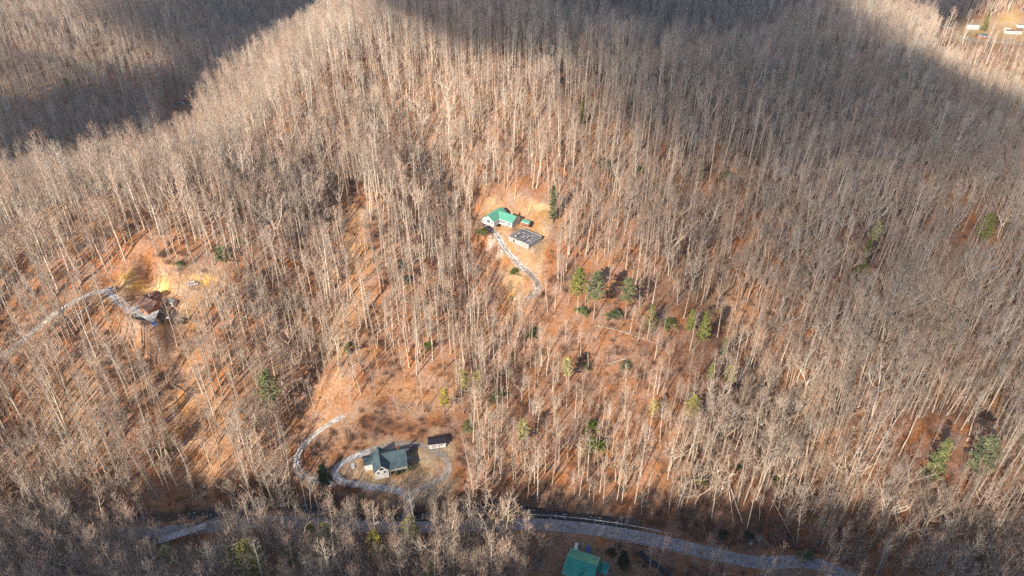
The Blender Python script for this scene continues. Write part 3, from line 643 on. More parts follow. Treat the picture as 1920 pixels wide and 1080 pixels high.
# --- candidate positions
PROT = [  # photo rectangles that bare crowns must not cover, and the share of trees taken out
 (900, 385, 1032, 480, 1.0), (925, 450, 1010, 530, .85), (195, 515, 335, 622, .72), (690, 822, 845, 892, 1), (560, 780, 860, 935, .85), (1040, 1020, 1130, 1085, 1), (1000, 985, 1500, 1085, .75),
 (300, 945, 390, 1022, .9), (755, 940, 778, 975, .9), (900, 940, 1165, 985, .6), (1765, 40, 1925, 84, .95), (322, 185, 358, 205, 1), (230, 505, 320, 550, .9), (0, 560, 190, 700, .35), (300, 640, 345, 760, .6), (345, 760, 415, 890, .55), (650, 395, 712, 620, .3), (430, 945, 480, 962, .7), (445, 1010, 520, 1080, .6), (540, 1020, 562, 1050, .5), (585, 975, 630, 1005, .4), (695, 1000, 730, 1035, .5), (760, 985, 795, 1025, .5), (310, 1030, 345, 1060, .6), (1725, 795, 1760, 860, .8), (1785, 780, 1835, 880, .8), (1800, 395, 1850, 445, .8), (1590, 440, 1630, 500, .8), (1270, 575, 1340, 640, .8), (1065, 490, 1190, 570, .6)]
def prot_keep(x, y, z, h, rng):
    u0, v0, d = project(x, y, z); u1, v1, _ = project(x, y, z + h); um, vm, _ = project(x, y, z + h * .5)
    wd = F / d * 3.5; keep = np.ones(len(x), bool); rr = rng.random(len(x))
    for (a, b, c, e, p) in PROT:
        hit = (np.maximum(u0, u1) + wd > a) & (np.minimum(u0, u1) - wd < c) & (v0 > b) & (v1 < e)
        keep &= ~(hit & (rr < p))
    return keep
def scatter(step, x0, x1, y0, y1, rng):
    xs = np.arange(x0, x1, step); ys = np.arange(y0, y1, step * .87); X, Y = np.meshgrid(xs, ys)
    X = X + (np.arange(len(ys)) % 2)[:, None] * step / 2
    X = X + rng.normal(0, step * .33, X.shape); Y = Y + rng.normal(0, step * .33, Y.shape); return X.ravel(), Y.ravel()
def infrustum(x, y, z, mu=170, mv0=-140, mv1=330):
    u, v, d = project(x, y, z); return (u > -mu) & (u < 1920 + mu) & (v > mv0) & (v < 1080 + mv1) & (d > 60)
ALLPATH = ((ROAD, 5.6), (LOOP, 3.5), (SPURDR, 3), (MIDDR, 3.5), (LEFTDR, 3.2), (FARRD, 4), (CREEK, 3.5), (CREEK2, .8))
def path_clear(x, y, extra=0):
    k = np.ones(len(x), bool)
    for pl, w in ALLPATH:
        d, _ = seg_dist(x, y, pl[::2] if len(pl) > 40 else pl); k &= d > np.where((x < -8) & (y < 260) & (w > 3.2), w * .55, w) + extra
    for px, py, pz, rx, ry, rot, fall in PADS: k &= np.hypot(x - px, y - py) > max(rx, ry) * .95 + extra
    return k
rng = np.random.default_rng(5)
X, Y = scatter(4.6, -760, 880, -160, 1250, rng); xa, ya = scatter(4.0, -330, 40, 100, 230, rng); za = H1(xa, ya); ma = DEEP.mask(xa, ya); X = np.r_[X, xa[ma]]; Y = np.r_[Y, ya[ma]]; Z = H1(X, Y); m = infrustum(X, Y, Z)
back = (Y < 150) & (Y > -160) & (np.abs(X) < 330)
m = m | (back & (rng.random(len(X)) < .6)); X, Y = X[m], Y[m]; Z = height(X, Y)
U_, V_, D_ = project(X, Y, Z)
dens = np.clip(.85 + .40 * fbm(X / 45, Y / 45 + 7, 3), .3, 1)
def thin(reg, k):
    global dens
    dens = np.where(reg.mask(X, Y), dens * k, dens)
for reg, k in ((LAWN, 0.0), (LAWN_T, .0), (CLEAR_M, .02), (CLEAR_L, .06), (STRIP_L, .06), (STRIP_C, .50), (BRUSH_B, .05), (SPARSE_B, .30), (SPARSE_R, .6), (FIELD_R, .08), (FIELD_T, .04), (FIELD_T2, 0), (FIELD_T3, 0), (SHACKCL, .05), (BOTTOM, .4), (RUSTY, .25), (GREENY, .75)): thin(reg, k)
dens = np.where((U_ > 620) & (U_ < 1420) & (V_ > 300) & (V_ < 930), dens * .8, dens)
dens = np.where(DEEP.mask(X, Y), .95, dens); dens = np.where((Y < 150), dens * .8, dens)
LT = (U_ < 640) & (V_ > 480) & (V_ < 1000) & ~STRIP_L.mask(X, Y) & ~STRIP_C.mask(X, Y) & ~CLEAR_L.mask(X, Y) & ~BRUSH_B.mask(X, Y) & ~SPARSE_B.mask(X, Y) & ~LAWN.mask(X, Y)
dens = np.where(LT, np.maximum(dens, .98), dens)
keep = (rng.random(len(X)) < dens) & path_clear(X, Y, .8)
X, Y, Z, D_ = X[keep], Y[keep], Z[keep], D_[keep]
# kinds of tree: broad crowns prevail at the right and in the bottom
U_, V_, D_ = project(X, Y, Z)
pO = np.clip(.08 + .30 * fbm(X / 60 + 20, Y / 60, 2) + .12 * ((U_ > 1250) & (V_ > 350)) + .2 * (V_ > 950), .03, .75)
isO = rng.random(len(X)) < pO
var = np.where(isO, 6 + rng.integers(0, 4, len(X)), rng.integers(0, 6, len(X)))
scl = rng.normal(.85, .17, len(X)).clip(.4, 1.25) * np.where(GREENY.mask(X, Y), .72, 1) * np.where(DEEP.mask(X, Y), 1.0, np.where(V_ > 940, .85, 1)) * np.where((U_ < 420) & (V_ > 250) & (V_ < 950), 1.05, 1)
scl = scl * np.where(SPARSE_B.mask(X, Y), .7, 1)
rot = rng.random(len(X)) * 6.283
HS = np.array([k.h for k in KP + KO]); hh = HS[var] * scl
keep = prot_keep(X, Y, Z, hh, rng)
X, Y, Z, D_, var, scl, rot, hh, U_, V_ = (a[keep] for a in (X, Y, Z, D_, var, scl, rot, hh, U_, V_))
KALL = KP + KO
print("trees", len(X))

def gn_scatter(name, kinds, X, Y, Z, var, scl, rot, tilt, label=None, cat=None):
    src = bpy.data.collections.new(name + "_kinds")
    for i, k in enumerate(kinds):
        o = bpy.data.objects.new("kind_%02d" % i, k.joined); src.objects.link(o)
    me = bpy.data.meshes.new(name); me.vertices.add(len(X)); me.vertices.foreach_set("co", np.stack([X, Y, Z], -1).ravel())
    for nm, ty, dat in (("kind_index", 'INT', var), ("size", 'FLOAT', scl)):
        a = me.attributes.new(nm, ty, 'POINT'); a.data.foreach_set("value", np.asarray(dat, np.int32 if ty == 'INT' else np.float32))
    a = me.attributes.new("turn", 'FLOAT_VECTOR', 'POINT')
    a.data.foreach_set("vector", np.stack([tilt[:, 0], tilt[:, 1], rot], -1).astype(np.float32).ravel())
    ob = link(name, me); tag(ob, label, cat, kind="stuff")
    ng = bpy.data.node_groups.new(name, 'GeometryNodeTree')
    ng.interface.new_socket("Geometry", in_out='INPUT', socket_type='NodeSocketGeometry'); ng.interface.new_socket("Geometry", in_out='OUTPUT', socket_type='NodeSocketGeometry')
    n = ng.nodes; l = ng.links; gi = n.new("NodeGroupInput"); go = n.new("NodeGroupOutput")
    ip = n.new("GeometryNodeInstanceOnPoints"); ci = n.new("GeometryNodeCollectionInfo"); ci.inputs[0].default_value = src; ci.inputs[1].default_value = True
    ip.inputs["Pick Instance"].default_value = True
    l.new(gi.outputs[0], ip.inputs["Points"]); l.new(ci.outputs[0], ip.inputs["Instance"])
    def attr(nm, ty):
        a = n.new("GeometryNodeInputNamedAttribute"); a.data_type = ty; a.inputs[0].default_value = nm; return a.outputs[0]
    l.new(attr("kind_index", 'INT'), ip.inputs["Instance Index"]); l.new(attr("size", 'FLOAT'), ip.inputs["Scale"])
    l.new(attr("turn", 'FLOAT_VECTOR'), ip.inputs["Rotation"]); l.new(ip.outputs[0], go.inputs[0])
    md = ob.modifiers.new("scatter", 'NODES'); md.node_group = ng
    return ob
tilt = rng.normal(0, .055, (len(X), 2))
# the 300 that show largest are individuals
vis = (U_ > 10) & (U_ < 1910) & (V_ > 40) & (V_ < 1140)
size = np.where(vis, hh / D_, 0); order = np.argsort(-size); near = order[:300]; isnear = np.zeros(len(X), bool); isnear[near] = True
LAND = [  # region of the near wood -> phrase
 (lambda u, v: v > 985 and u < 420, "round the grey pull off at bottom left"),
 (lambda u, v: v > 985 and u < 760, "among the yellow pines at the bottom left of centre"),
 (lambda u, v: v > 985 and u < 1060, "in the dark wood left of the teal roofed house"),
 (lambda u, v: v > 985 and u < 1520, "between road and bottom edge, right of the teal house"),
 (lambda u, v: v > 850 and u > 1700, "at the slope foot in the bottom right corner"),
 (lambda u, v: v > 850 and u > 1480, "on the slope right of the dark gully log"),
 (lambda u, v: v > 850 and u > 1180, "between the road bend and the long fallen logs"),
 (lambda u, v: v > 850 and u > 850, "beside the creek right of the loop drive"),
 (lambda u, v: v > 850 and u > 520, "around the bridge and cone shaped evergreen"),
 (lambda u, v: v > 850 and u > 280, "on the rusty slope above the creek boulders"),
 (lambda u, v: v > 850, "on the shaded slope in the bottom left corner"),
 (lambda u, v: v > 700 and u > 1560, "on the right slope around the pair of green pines"),
 (lambda u, v: v > 700 and u > 1300, "on the slope above the long fallen logs"),
 (lambda u, v: v > 700 and u > 860, "on the rust coloured slope below the red clearing logs"),
 (lambda u, v: v > 700 and u > 480, "on the slope right above the snowy drive bend"),
 (lambda u, v: v > 700 and u > 300, "beside the orange strip at lower left"),
 (lambda u, v: v > 700, "on the left slope below the pale gravel drive"),
 (lambda u, v: v > 500 and u < 420, "around the brown roofed house at left"),
 (lambda u, v: v > 500 and u < 960, "on the orange slope below the middle clearing"),
 (lambda u, v: v > 500, "on the right slope above the pair of green pines"),
 (lambda u, v: u < 130, "at the far left edge of the left ridge"),
 (lambda u, v: u < 260, "on the ridge up left of the yellow dirt bank"),
 (lambda u, v: u < 480, "on the ridge straight above the yellow dirt bank"),
 (lambda u, v: u < 960, "on the slope left of the middle clearing"),
 (lambda u, v: True, "on the slope right of the middle clearing")]
for i in near:
    u, v = U_[i], V_[i]; ph = next(p for f, p in LAND if f(u, v)); hh_ = hh[i]
    kd = ("broad crowned bare tree" if var[i] >= 6 else "slender bare tree") ; sz = "tall " if hh_ > 33 else ("mid height " if hh_ > 26 else "short ")
    k = KALL[var[i]]; e = empty("bare_tree", (X[i], Y[i], Z[i]), rot[i], sz + kd + " " + ph, "tree", sz + kd + "s " + ph, float(scl[i]))
    e.rotation_euler = (tilt[i, 0], tilt[i, 1], rot[i]); link("trunk", k.trunk, e); link("crown", k.crown, e)
f = ~isnear
gn_scatter("bare_forest", KALL, X[f], Y[f], Z[f], var[f], scl[f], rot[f], tilt[f], "grey brown leafless forest covering the hills and ridges", "forest")
# undergrowth
x2, y2 = scatter(5.4, -620, 720, 90, 950, rng); z2 = H1(x2, y2); m = infrustum(x2, y2, z2, 60, -30, 160); x2, y2 = x2[m], y2[m]; z2 = height(x2, y2)
dn = np.clip(.55 + .7 * fbm(x2 / 35 + 3, y2 / 35, 3), .05, 1)
for reg, k in ((LAWN, 0.0), (LAWN_T, .03), (CLEAR_M, .08), (CLEAR_L, .2), (STRIP_L, .12), (STRIP_C, .25), (FIELD_R, .15), (FIELD_T, .08), (FIELD_T2, .0), (BRUSH_B, .35), (FIELD_T3, 0)):
    dn = np.where(reg.mask(x2, y2), dn * k, dn)
keep = (rng.random(len(x2)) < dn) & path_clear(x2, y2, .5); x2, y2, z2 = x2[keep], y2[keep], z2[keep]
v2 = rng.integers(0, 4, len(x2)); s2 = rng.normal(.9, .2, len(x2)).clip(.4, 1.4); keep = prot_keep(x2, y2, z2, np.array([7, 10, 13, 5])[v2] * s2, rng)
x2, y2, z2, v2, s2 = (a[keep] for a in (x2, y2, z2, v2, s2))
print("saplings", len(x2))
gn_scatter("undergrowth", KS, x2, y2, z2, v2, s2, rng.random(len(x2)) * 6.28, rng.normal(0, .08, (len(x2), 2)), "reddish brown saplings and scrub filling the forest floor", "undergrowth")
# brush thickets: dense round the loop drive and creek, loose elsewhere
x3, y3 = scatter(2.8, -330, 420, 120, 420, rng); z3 = H1(x3, y3); m = infrustum(x3, y3, z3, 20, 0, 40); x3, y3 = x3[m], y3[m]; z3 = height(x3, y3)
dn = np.where(BRUSH_B.mask(x3, y3) | BOTTOM.mask(x3, y3) | RUSTY.mask(x3, y3), .75, np.clip(.17 + .55 * fbm(x3 / 22, y3 / 22 + 5, 3), .02, .6))
for reg, k in ((LAWN, 0.0), (LAWN_T, .02), (CLEAR_M, .12), (CLEAR_L, .2), (STRIP_L, .3), (STRIP_C, .2)): dn = np.where(reg.mask(x3, y3), dn * k, dn)
keep = (rng.random(len(x3)) < dn) & path_clear(x3, y3, .3); x3, y3, z3 = x3[keep], y3[keep], z3[keep]
print("thickets", len(x3))
gn_scatter("brush", KT, x3, y3, z3, rng.integers(0, 3, len(x3)), rng.normal(.8, .25, len(x3)).clip(.3, 1.3), rng.random(len(x3)) * 6.28, rng.normal(0, .05, (len(x3), 2)), "dark rusty brush and briars on the slopes and creek banks", "brush")

# ------------------------------------------------------------------ buildings
M_GREEN = mat("green_metal_roof", (.13, .42, .31), rough=.45, metal=.0, var=.12, scale=.5, spec=.5)
M_TEAL = mat("teal_metal_roof", (.03, .44, .37), rough=.25, metal=.35, var=.2, scale=.4, spec=.6)
M_WHITE = mat("white_siding", (.76, .75, .72), var=.1, scale=.7)
M_CREAM = mat("cream_siding", (.62, .56, .44), var=.12, scale=.7)
M_SHING = mat("grey_green_shingles", (.10, .155, .18), scale=.35, base2=(.065, .10, .12))
M_DARKR = mat("dark_metal_roof", (.035, .028, .045), rough=.5, var=.25, scale=.6)
M_BROWNR = mat("brown_shingles", (.21, .125, .105), var=.3, scale=.4)
M_LOG = mat("orange_wood_wall", (.52, .19, .06), var=.35, scale=1.2)
M_BRICK = mat("brown_red_wall", (.33, .13, .07), var=.25, scale=1.5)
M_TRIM = mat("white_trim", (.8, .8, .78), var=.05)
M_GLASS = mat("window_glass", (.05, .07, .085), rough=.08, spec=.8)
M_GLASSG = mat("green_window_glass", (.08, .17, .14), rough=.15, spec=.6)
M_CONC = mat("concrete_block", (.50, .49, .47), base2=(.33, .33, .33), scale=.9)
M_DECK = mat("weathered_deck", (.50, .47, .44), base2=(.30, .28, .27), scale=1.4)
M_JOIST = mat("grey_joist", (.44, .45, .48), base2=(.27, .28, .31), scale=1.5)
M_VOID = mat("dark_subfloor", (.075, .075, .085), base2=(.035, .035, .045), scale=.8)
M_WOOD = mat("brown_wood", (.24, .15, .10), var=.3, scale=1.5)
M_STEEL = mat("galvanized_steel", (.72, .72, .72), rough=.5, metal=.1, var=.15, scale=.5)
M_RED = mat("red_roof", (.26, .06, .075), var=.25)
M_TIRE = mat("black_rubber", (.02, .02, .02), rough=.8)
M_GREYR = mat("grey_metal_roof", (.30, .33, .33), rough=.4, var=.2, scale=.6, metal=.3)

def gable(par, cx, cy, lx, ly, z0, hw, rise, wm, rm, ax='x', ov=.45, wall_name="wall", base=None, fascia=M_TRIM, seams=0):
    """one gabled block: ridge along local x (or y), four walls, two roof slopes"""
    w = MB(); r = MB(); R90 = (ax == 'y')
    def T(x, y, z): return Vector((cx - y, cy + x, z)) if R90 else Vector((cx + x, cy + y, z))
    if R90: lx, ly = ly, lx
    a, b = lx / 2, ly / 2; zt = z0 + hw; zb = z0 - .6 if base is None else base
    th = .14
    w.solid([T(-a, -b, zb), T(a, -b, zb), T(a, -b, zt), T(-a, -b, zt)], (T(0, th, 0) - T(0, 0, 0)))
    w.solid([T(-a, b - th, zb), T(a, b - th, zb), T(a, b - th, zt), T(-a, b - th, zt)], (T(0, th, 0) - T(0, 0, 0)))
    for s in (-1, 1):
        x0 = s * a - (th if s > 0 else 0)
        w.solid([T(x0, -b + th, zb), T(x0, b - th, zb), T(x0, b - th, zt), T(x0, 0, zt + rise * (1 - th / b)), T(x0, -b + th, zt)], (T(th, 0, 0) - T(0, 0, 0)))
    w.build(wall_name, wm, par)
    k = rise / b
    for s in (-1, 1):
        m = MB(); e = b + ov
        m.solid([T(-a - ov, s * e, zt - k * ov), T(a + ov, s * e, zt - k * ov), T(a + ov, 0, zt + rise), T(-a - ov, 0, zt + rise)], (0, 0, .16))
        ro = m.build("roof", rm, par)
        if seams:
            sm = MB(); n = int((2 * a + 2 * ov) / seams)
            for i in range(1, n):
                x = -a - ov + (2 * a + 2 * ov) * i / n
                sm.solid([T(x - .03, s * (e - .02), zt - k * (ov - .02) + .165), T(x + .03, s * (e - .02), zt - k * (ov - .02) + .165), T(x + .03, s * .02, zt + rise * (1 - .02 / b) + .165), T(x - .03, s * .02, zt + rise * (1 - .02 / b) + .165)], (0, 0, .07))
            sm.build("seam", rm, ro)
    fm = MB()
    for s in (-1, 1):
        fm.solid([T(-a - ov - .02, s * (b + ov + .02), zt - k * ov - .12), T(a + ov + .02, s * (b + ov + .02), zt - k * ov - .12), T(a + ov + .02, s * (b + ov + .02), zt - k * ov + .12), T(-a - ov - .02, s * (b + ov + .02), zt - k * ov + .12)], T(0, s * .08, 0) - T(0, 0, 0))
    fm.build("fascia", fascia, par)
def window(par, x, y, z, w, h, face, glass=M_GLASS, arch=False, frame=M_TRIM):
    """face: unit normal (fx, fy) of the wall it sits in"""
    fx, fy = face; tx, ty = -fy, fx
    def Q(a, b, c): return Vector((x + tx * a + fx * c, y + ty * a + fy * c, z + b))
    f = MB(); g = MB(); e = .10; off = Vector((fx * .07, fy * .07, 0))
    if arch:
        n = 8; out = [Q(-w / 2 - e, 0, .005), Q(w / 2 + e, 0, .005)] + [Q((w / 2 + e) * math.cos(math.pi * i / n), h * .5 + (h * .5 + e) * math.sin(math.pi * i / n), .005) for i in range(n + 1)]
        inn = [Q(-w / 2, e, .08), Q(w / 2, e, .08)] + [Q(w / 2 * math.cos(math.pi * i / n), h * .5 + h * .5 * math.sin(math.pi * i / n), .08) for i in range(n + 1)]
        f.solid(out, off); g.solid(inn, off * .3)
    else:
        for (a0, a1, b0, b1) in ((-w / 2 - e, w / 2 + e, -e, 0), (-w / 2 - e, w / 2 + e, h, h + e), (-w / 2 - e, -w / 2, 0, h), (w / 2, w / 2 + e, 0, h), (-.03, .03, 0, h)):
            f.solid([Q(a0, b0, .005), Q(a1, b0, .005), Q(a1, b1, .005), Q(a0, b1, .005)], off)
        g.solid([Q(-w / 2, 0, .005), Q(w / 2, 0, .005), Q(w / 2, h, .005), Q(-w / 2, h, .005)], off * .4)
    o = f.build("window", frame, par); g.build("pane", glass, o); return o
def door(par, x, y, z, w, h, face, m):
    fx, fy = face; tx, ty = -fy, fx; f = MB()
    P_ = [Vector((x + tx * a + fx * .01, y + ty * a + fy * .01, z + b)) for a, b in ((-w / 2, 0), (w / 2, 0), (w / 2, h), (-w / 2, h))]
    f.solid(P_, (fx * .06, fy * .06, 0)); o = f.build("door", m, par)
    k = MB(); k.box((x + tx * (w / 2 - .15) + fx * .1, y + ty * (w / 2 - .15) + fy * .1, z + 1), (.1, .1, .1)); k.build("handle", M_STEEL, o)
def posts(par, lst, z0, z1, m, t=.2, name="post"):
    for x, y in lst:
        b = MB(); b.box((x, y, (z0 + z1) / 2), (t, t, z1 - z0)); b.build(name, m, par)
def chimney(par, x, y, z0, z1, m=M_CONC):
    b = MB(); b.box((x, y, (z0 + z1) / 2), (.8, .8, z1 - z0)); b.box((x, y, z1 + .06), (1.0, 1.0, .12)); b.build("chimney", m, par)

# middle clearing: green roofed L-shaped house
h = empty("house", HOUSE_M, R(-35), "white L shaped house with pale green metal roof in the middle hillside clearing", "house")
gable(h, 1.6, 1.2, 14, 8.4, 0, 2.9, 2.3, M_WHITE, M_GREEN, 'x', seams=1.5)
gable(h, -4.6, -1.6, 8.0, 13.0, 0, 2.9, 2.6, M_WHITE, M_GREEN, 'y', seams=1.5)
window(h, -4.6, -8.1, 1.0, 2.4, 2.2, (0, -1), M_GLASSG, arch=True)
for x in (-7.4, -1.9): window(h, x, -8.1, .9, .9, 1.3, (0, -1), M_GLASS)
for x in (.8, 2.9, 6.4): window(h, x + .4, -3.0, .5, 1.7 if x < 6 else 1.9, 1.9, (0, -1), M_GLASSG)
door(h, 5.2, -3.0, 0.1, 1.0, 2.1, (0, -1), M_TRIM)
for y in (-.8, 1.6, 3.8): window(h, 8.6, y, .8, 1.1, 1.5, (1, 0), M_GLASS)
window(h, -8.6, -2, .9, 1.2, 1.3, (-1, 0)); chimney(h, 4.5, 3.2, 3, 5.6, M_CREAM)
st = MB(); st.box((5.2, -3.9, .12), (1.8, 1.6, .24)); st.build("step", M_CONC, h)
pr = MB(); pr.box((3.4, -4.4, 2.86), (8.0, 1.9, .12)); 
posts(h, [(1.0, -3.9), (4.0, -3.9), (8.2, -3.9)], 0, 2.5, M_TRIM, .16)
# small green shed
s = empty("shed", SHED_M, R(-30), "small shed with green roof and red brown front beside the white house", "shed")
gable(s, 0, 0, 4.6, 3.0, 0, 2.0, .7, M_BRICK, M_GREEN, 'x', ov=.3)
door(s, .2, -1.5, 0, 1.6, 1.8, (0, -1), M_WOOD); window(s, 2.3, 0, .8, .7, .7, (1, 0))
# roofless concrete building
f_ = empty("foundation", RUIN, R(-40), "roofless grey concrete block foundation with open floor joists below the house", "foundation")
A_, B_ = 7.4, 6.0; hz = 2.6
for nm, c, d in (("wall", (0, -B_, hz / 2 - .3), (2 * A_, .35, hz + .6)), ("wall", (0, B_, hz / 2 - .3), (2 * A_, .35, hz + .6)), ("wall", (-A_ + .18, 0, hz / 2 - .3), (.35, 2 * B_ - .36, hz + .6)), ("wall", (A_ - .18, 0, hz / 2 - .3), (.35, 2 * B_ - .36, hz + .6))):
    b = MB(); b.box(c, d); b.build(nm, M_CONC, f_)
b = MB(); b.box((0, 0, hz - .35), (2 * A_ - .8, 2 * B_ - .4, .12)); b.build("subfloor", M_VOID, f_)
random.seed(21); jb = MB(); jb.box((0, 0, .5), (.29, 2 * B_ - .5, .14)); jm = jb.mesh("joist", M_JOIST)
for i in range(17):
    if i in (4, 11): continue
    j = link("joist", jm, f_); j.location = (-A_ + .95 + i * .84, random.uniform(-.1, .1), hz - .67); j.rotation_euler = (0, 0, random.uniform(-.03, .03)); j.scale = (random.uniform(.7, 1.7), random.uniform(.82, 1), 1)
pb = MB(); pb.box((0, 0, 0), (1, 1, .06)); pm = pb.mesh("plywood_sheet", M_DECK)
for (x, y, sx, sy, a) in ((-3, 2.5, 2.4, 1.2, .1), (2.6, 3.2, 1.2, 2.4, -.05), (4.8, -2.2, 2.4, 1.2, .3), (-.5, -1.2, 2.4, 1.2, 1.4), (1.5, .8, 1.2, 2.4, .2), (-5, .2, 1.2, 2.4, 0)):
    j = link("plywood_sheet", pm, f_); j.location = (x, y, hz - .05 + random.uniform(0, .03)); j.scale = (sx, sy, 1); j.rotation_euler = (0, 0, a)
door(f_, -3.4, -B_ - .18, -.1, 1.0, 2.0, (0, -1), M_VOID); window(f_, -5.6, -B_ - .18, .9, .8, .8, (0, -1)); window(f_, 2.2, -B_ - .18, 1.0, 1.4, .8, (0, -1), M_GLASS)  # the door here is a dark panel standing in for a shaded opening
for (x, y, sx, m, nm, lab) in ((-4.6, -2.6, .5, M_LOG, "bucket", "orange bucket on the left corner of the foundation deck"), (-3.9, -3.8, .45, M_TRIM, "bucket", "white bucket in front of the orange one on the foundation deck")):
    b = MB(); b.tube([V3 for V3 in (Vector((0, 0, 0)), Vector((0, 0, .7)))], [.35, .42], 10, cap=True)
    o = b.build(nm, m); c, s_ = math.cos(R(-40)), math.sin(R(-40)); o.location = (RUIN[0] + x * c - y * s_, RUIN[1] + x * s_ + y * c, RUIN[2] + hz - .2); tag(o, lab, "bucket")

# bottom house in the loop drive
h = empty("house", HOUSE_B, R(15), "white house with grey green shingle roof and arched gable inside the loop drive", "house")
gable(h, 2.6, .6, 12.0, 9.4, 0, 5.0, 3.0, M_WHITE, M_SHING, 'x', ov=.5)
gable(h, -3.6, -1.2, 6.6, 11.6, 0, 5.0, 3.4, M_WHITE, M_SHING, 'y', ov=.5)
gable(h, -8.8, 2.0, 4.6, 5.6, 0, 4.0, 1.6, M_WHITE, M_SHING, 'x', ov=.4)
window(h, -3.6, -7.0, 5.0, 2.0, 1.8, (0, -1), M_GLASS, arch=True)
for x in (-5.2, -2.1): window(h, x, -7.0, 2.9, 1.1, 1.4, (0, -1))
for x in (1.2, 3.6, 6.6): window(h, x, -4.1, 2.9, 1.5, 1.5, (0, -1))
for x in (1.6, 6.0): window(h, x, -4.1, .4, 1.4, 1.2, (0, -1))
door(h, 5.1, -4.1, 2.7, 1.0, 2.1, (0, -1), M_WOOD); window(h, 8.6, 0, 2.9, 1.6, 1.4, (1, 0)); window(h, -11.1, 2, 1.2, 1.2, 1.2, (-1, 0))
dk = MB(); dk.box((4.3, -5.4, 2.6), (8.4, 2.5, .16)); dk.build("porch_deck", M_DECK, h)
pr = MB(); pr.solid([(0, -7.1, 4.75), (8.8, -7.1, 4.75), (8.8, -4.3, 5.35), (0, -4.3, 5.35)], (0, 0, .14)); pr.build("porch_roof", M_SHING, h)
posts(h, [(.4, -6.5), (3.1, -6.5), (5.8, -6.5), (8.4, -6.5)], -.5, 4.75, M_DECK, .22)
rl = MB(); rl.box((4.3, -6.6, 3.6), (8.4, .08, .10)); rl.box((4.3, -6.6, 3.15), (8.4, .05, .06)); rl.build("railing", M_TRIM, h); chimney(h, 5.5, 2.2, 6.4, 9.2, M_BRICK)
lp_ = MB(); lp_.box((10.4, 2.5, .35), (3.4, 3.0, .7)); lp_.build("patio", M_CONC, h)
s = empty("shed", SHED_B, R(9), "white outbuilding with black metal roof right of the loop drive", "shed")
gable(s, 0, 0, 8.0, 4.6, 0, 2.7, 1.0, M_WHITE, M_DARKR, 'x', ov=.5, seams=1.3)
door(s, -1.8, -2.3, 0, 2.2, 2.1, (0, -1), M_DECK); window(s, 2.0, -2.3, 1.0, 1.1, 1.0, (0, -1)); door(s, .6, -2.3, 0, 1, 2.1, (0, -1), M_DECK)

# teal house at the bottom edge
h = empty("house", HOUSE_T, R(-21), "large house with shiny teal metal roof at the bottom edge below the road", "house")
gable(h, -1.5, -2.0, 12.0, 12.0, 0, 4.2, 2.9, M_CREAM, M_TEAL, 'x', ov=.6, seams=1.0)
gable(h, 1.4, -7.5, 6.4, 9.0, 0, 4.2, 2.4, M_CREAM, M_TEAL, 'y', ov=.5, seams=1.0)
gable(h, 7.3, 1.0, 3.4, 4.6, 0, 2.6, .9, M_CREAM, M_TEAL, 'y', ov=.4, seams=1.0)
for x in (-5.5, -1.6): window(h, x, 4.0, 1.4, 1.4, 1.3, (0, 1))
door(h, 1.2, 4.0, 0.1, 1.0, 2.1, (0, 1), M_TRIM); window(h, 4.5, 1.6, 1.3, 1.3, 1.3, (1, 0)); window(h, 4.5, -2.0, 1.3, 1.3, 1.3, (1, 0)); window(h, -7.5, -3, 1.4, 1.2, 1.2, (-1, 0)); window(h, 7.3, -1.3, .9, .9, .9, (0, -1))
dk = MB()
for i in range(11): dk.box((5.2 + i * .52, -4.2, .95), (.46, 5.4, .10))
dk.build("porch_deck", M_DECK, h); posts(h, [(5.1, -6.8), (7.8, -6.8), (10.6, -6.8), (10.6, -1.6)], -.5, 1.9, M_DECK, .16)
rl = MB(); rl.box((7.9, -6.85, 1.9), (5.8, .08, .1)); rl.box((10.65, -4.2, 1.9), (.08, 5.4, .1)); rl.build("railing", M_TRIM, h)
for i in range(5):
    b = MB(); b.box((11.1, -1.2 - i * .0 + .0, .8 - i * .17), (.3 , 1.4, .12)); b.v = [v + Vector((i * .3, 0, 0)) for v in b.v]; b.build("step", M_DECK, h)

# left house
h = empty("house", HOUSE_L, R(-28), "brown roofed house with orange wood front on the left hillside terrace", "house")
h.scale = (.86, .86, .86); gable(h, 0, .4, 12.6, 7.8, 0, 2.6, 1.9, M_LOG, M_BROWNR, 'x', ov=.7, fascia=M_WOOD)
gable(h, 3.6, -4.6, 6.0, 5.4, 0, 2.7, 1.5, M_LOG, M_BROWNR, 'y', ov=.5, fascia=M_WOOD)
gable(h, -3.4, 6.8, 5.6, 4.0, 0, 2.6, 1.2, M_LOG, M_BROWNR, 'y', ov=.4, fascia=M_WOOD)
for x in (-5.4, -3.4, -1.2): window(h, x, -3.5, .8, 1.1, 1.3, (0, -1), frame=M_WOOD)
door(h, -4.4 + 4.9, -3.5, 0, .9, 2.0, (0, -1), M_WOOD); window(h, 3.6, -7.3, .8, 1.6, 1.2, (0, -1)); window(h, 7.0, 1.5, .9, 1.3, 1.3, (1, 0))
dk = MB()
for i in range(15): dk.box((-6.6 + i * .62, -5.2, .45), (.56, 3.2, .1))
dk.build("porch_deck", M_DECK, h); posts(h, [(-6.7, -6.6), (-3.8, -6.6), (-.9, -6.6)], -.4, 1.4, M_DECK, .16); chimney(h, -2, 2.5, 4, 7, M_CONC)
p = at(287, 600); c_ = empty("carport", (p[0], p[1], hgt(p[0], p[1])), R(-30), "open carport with purple brown roof below the brown roofed house", "carport")
posts(c_, [(-2.7, -2.2), (2.7, -2.2), (-2.7, 2.2), (2.7, 2.2)], -.5, 2.5, M_WOOD, .18)
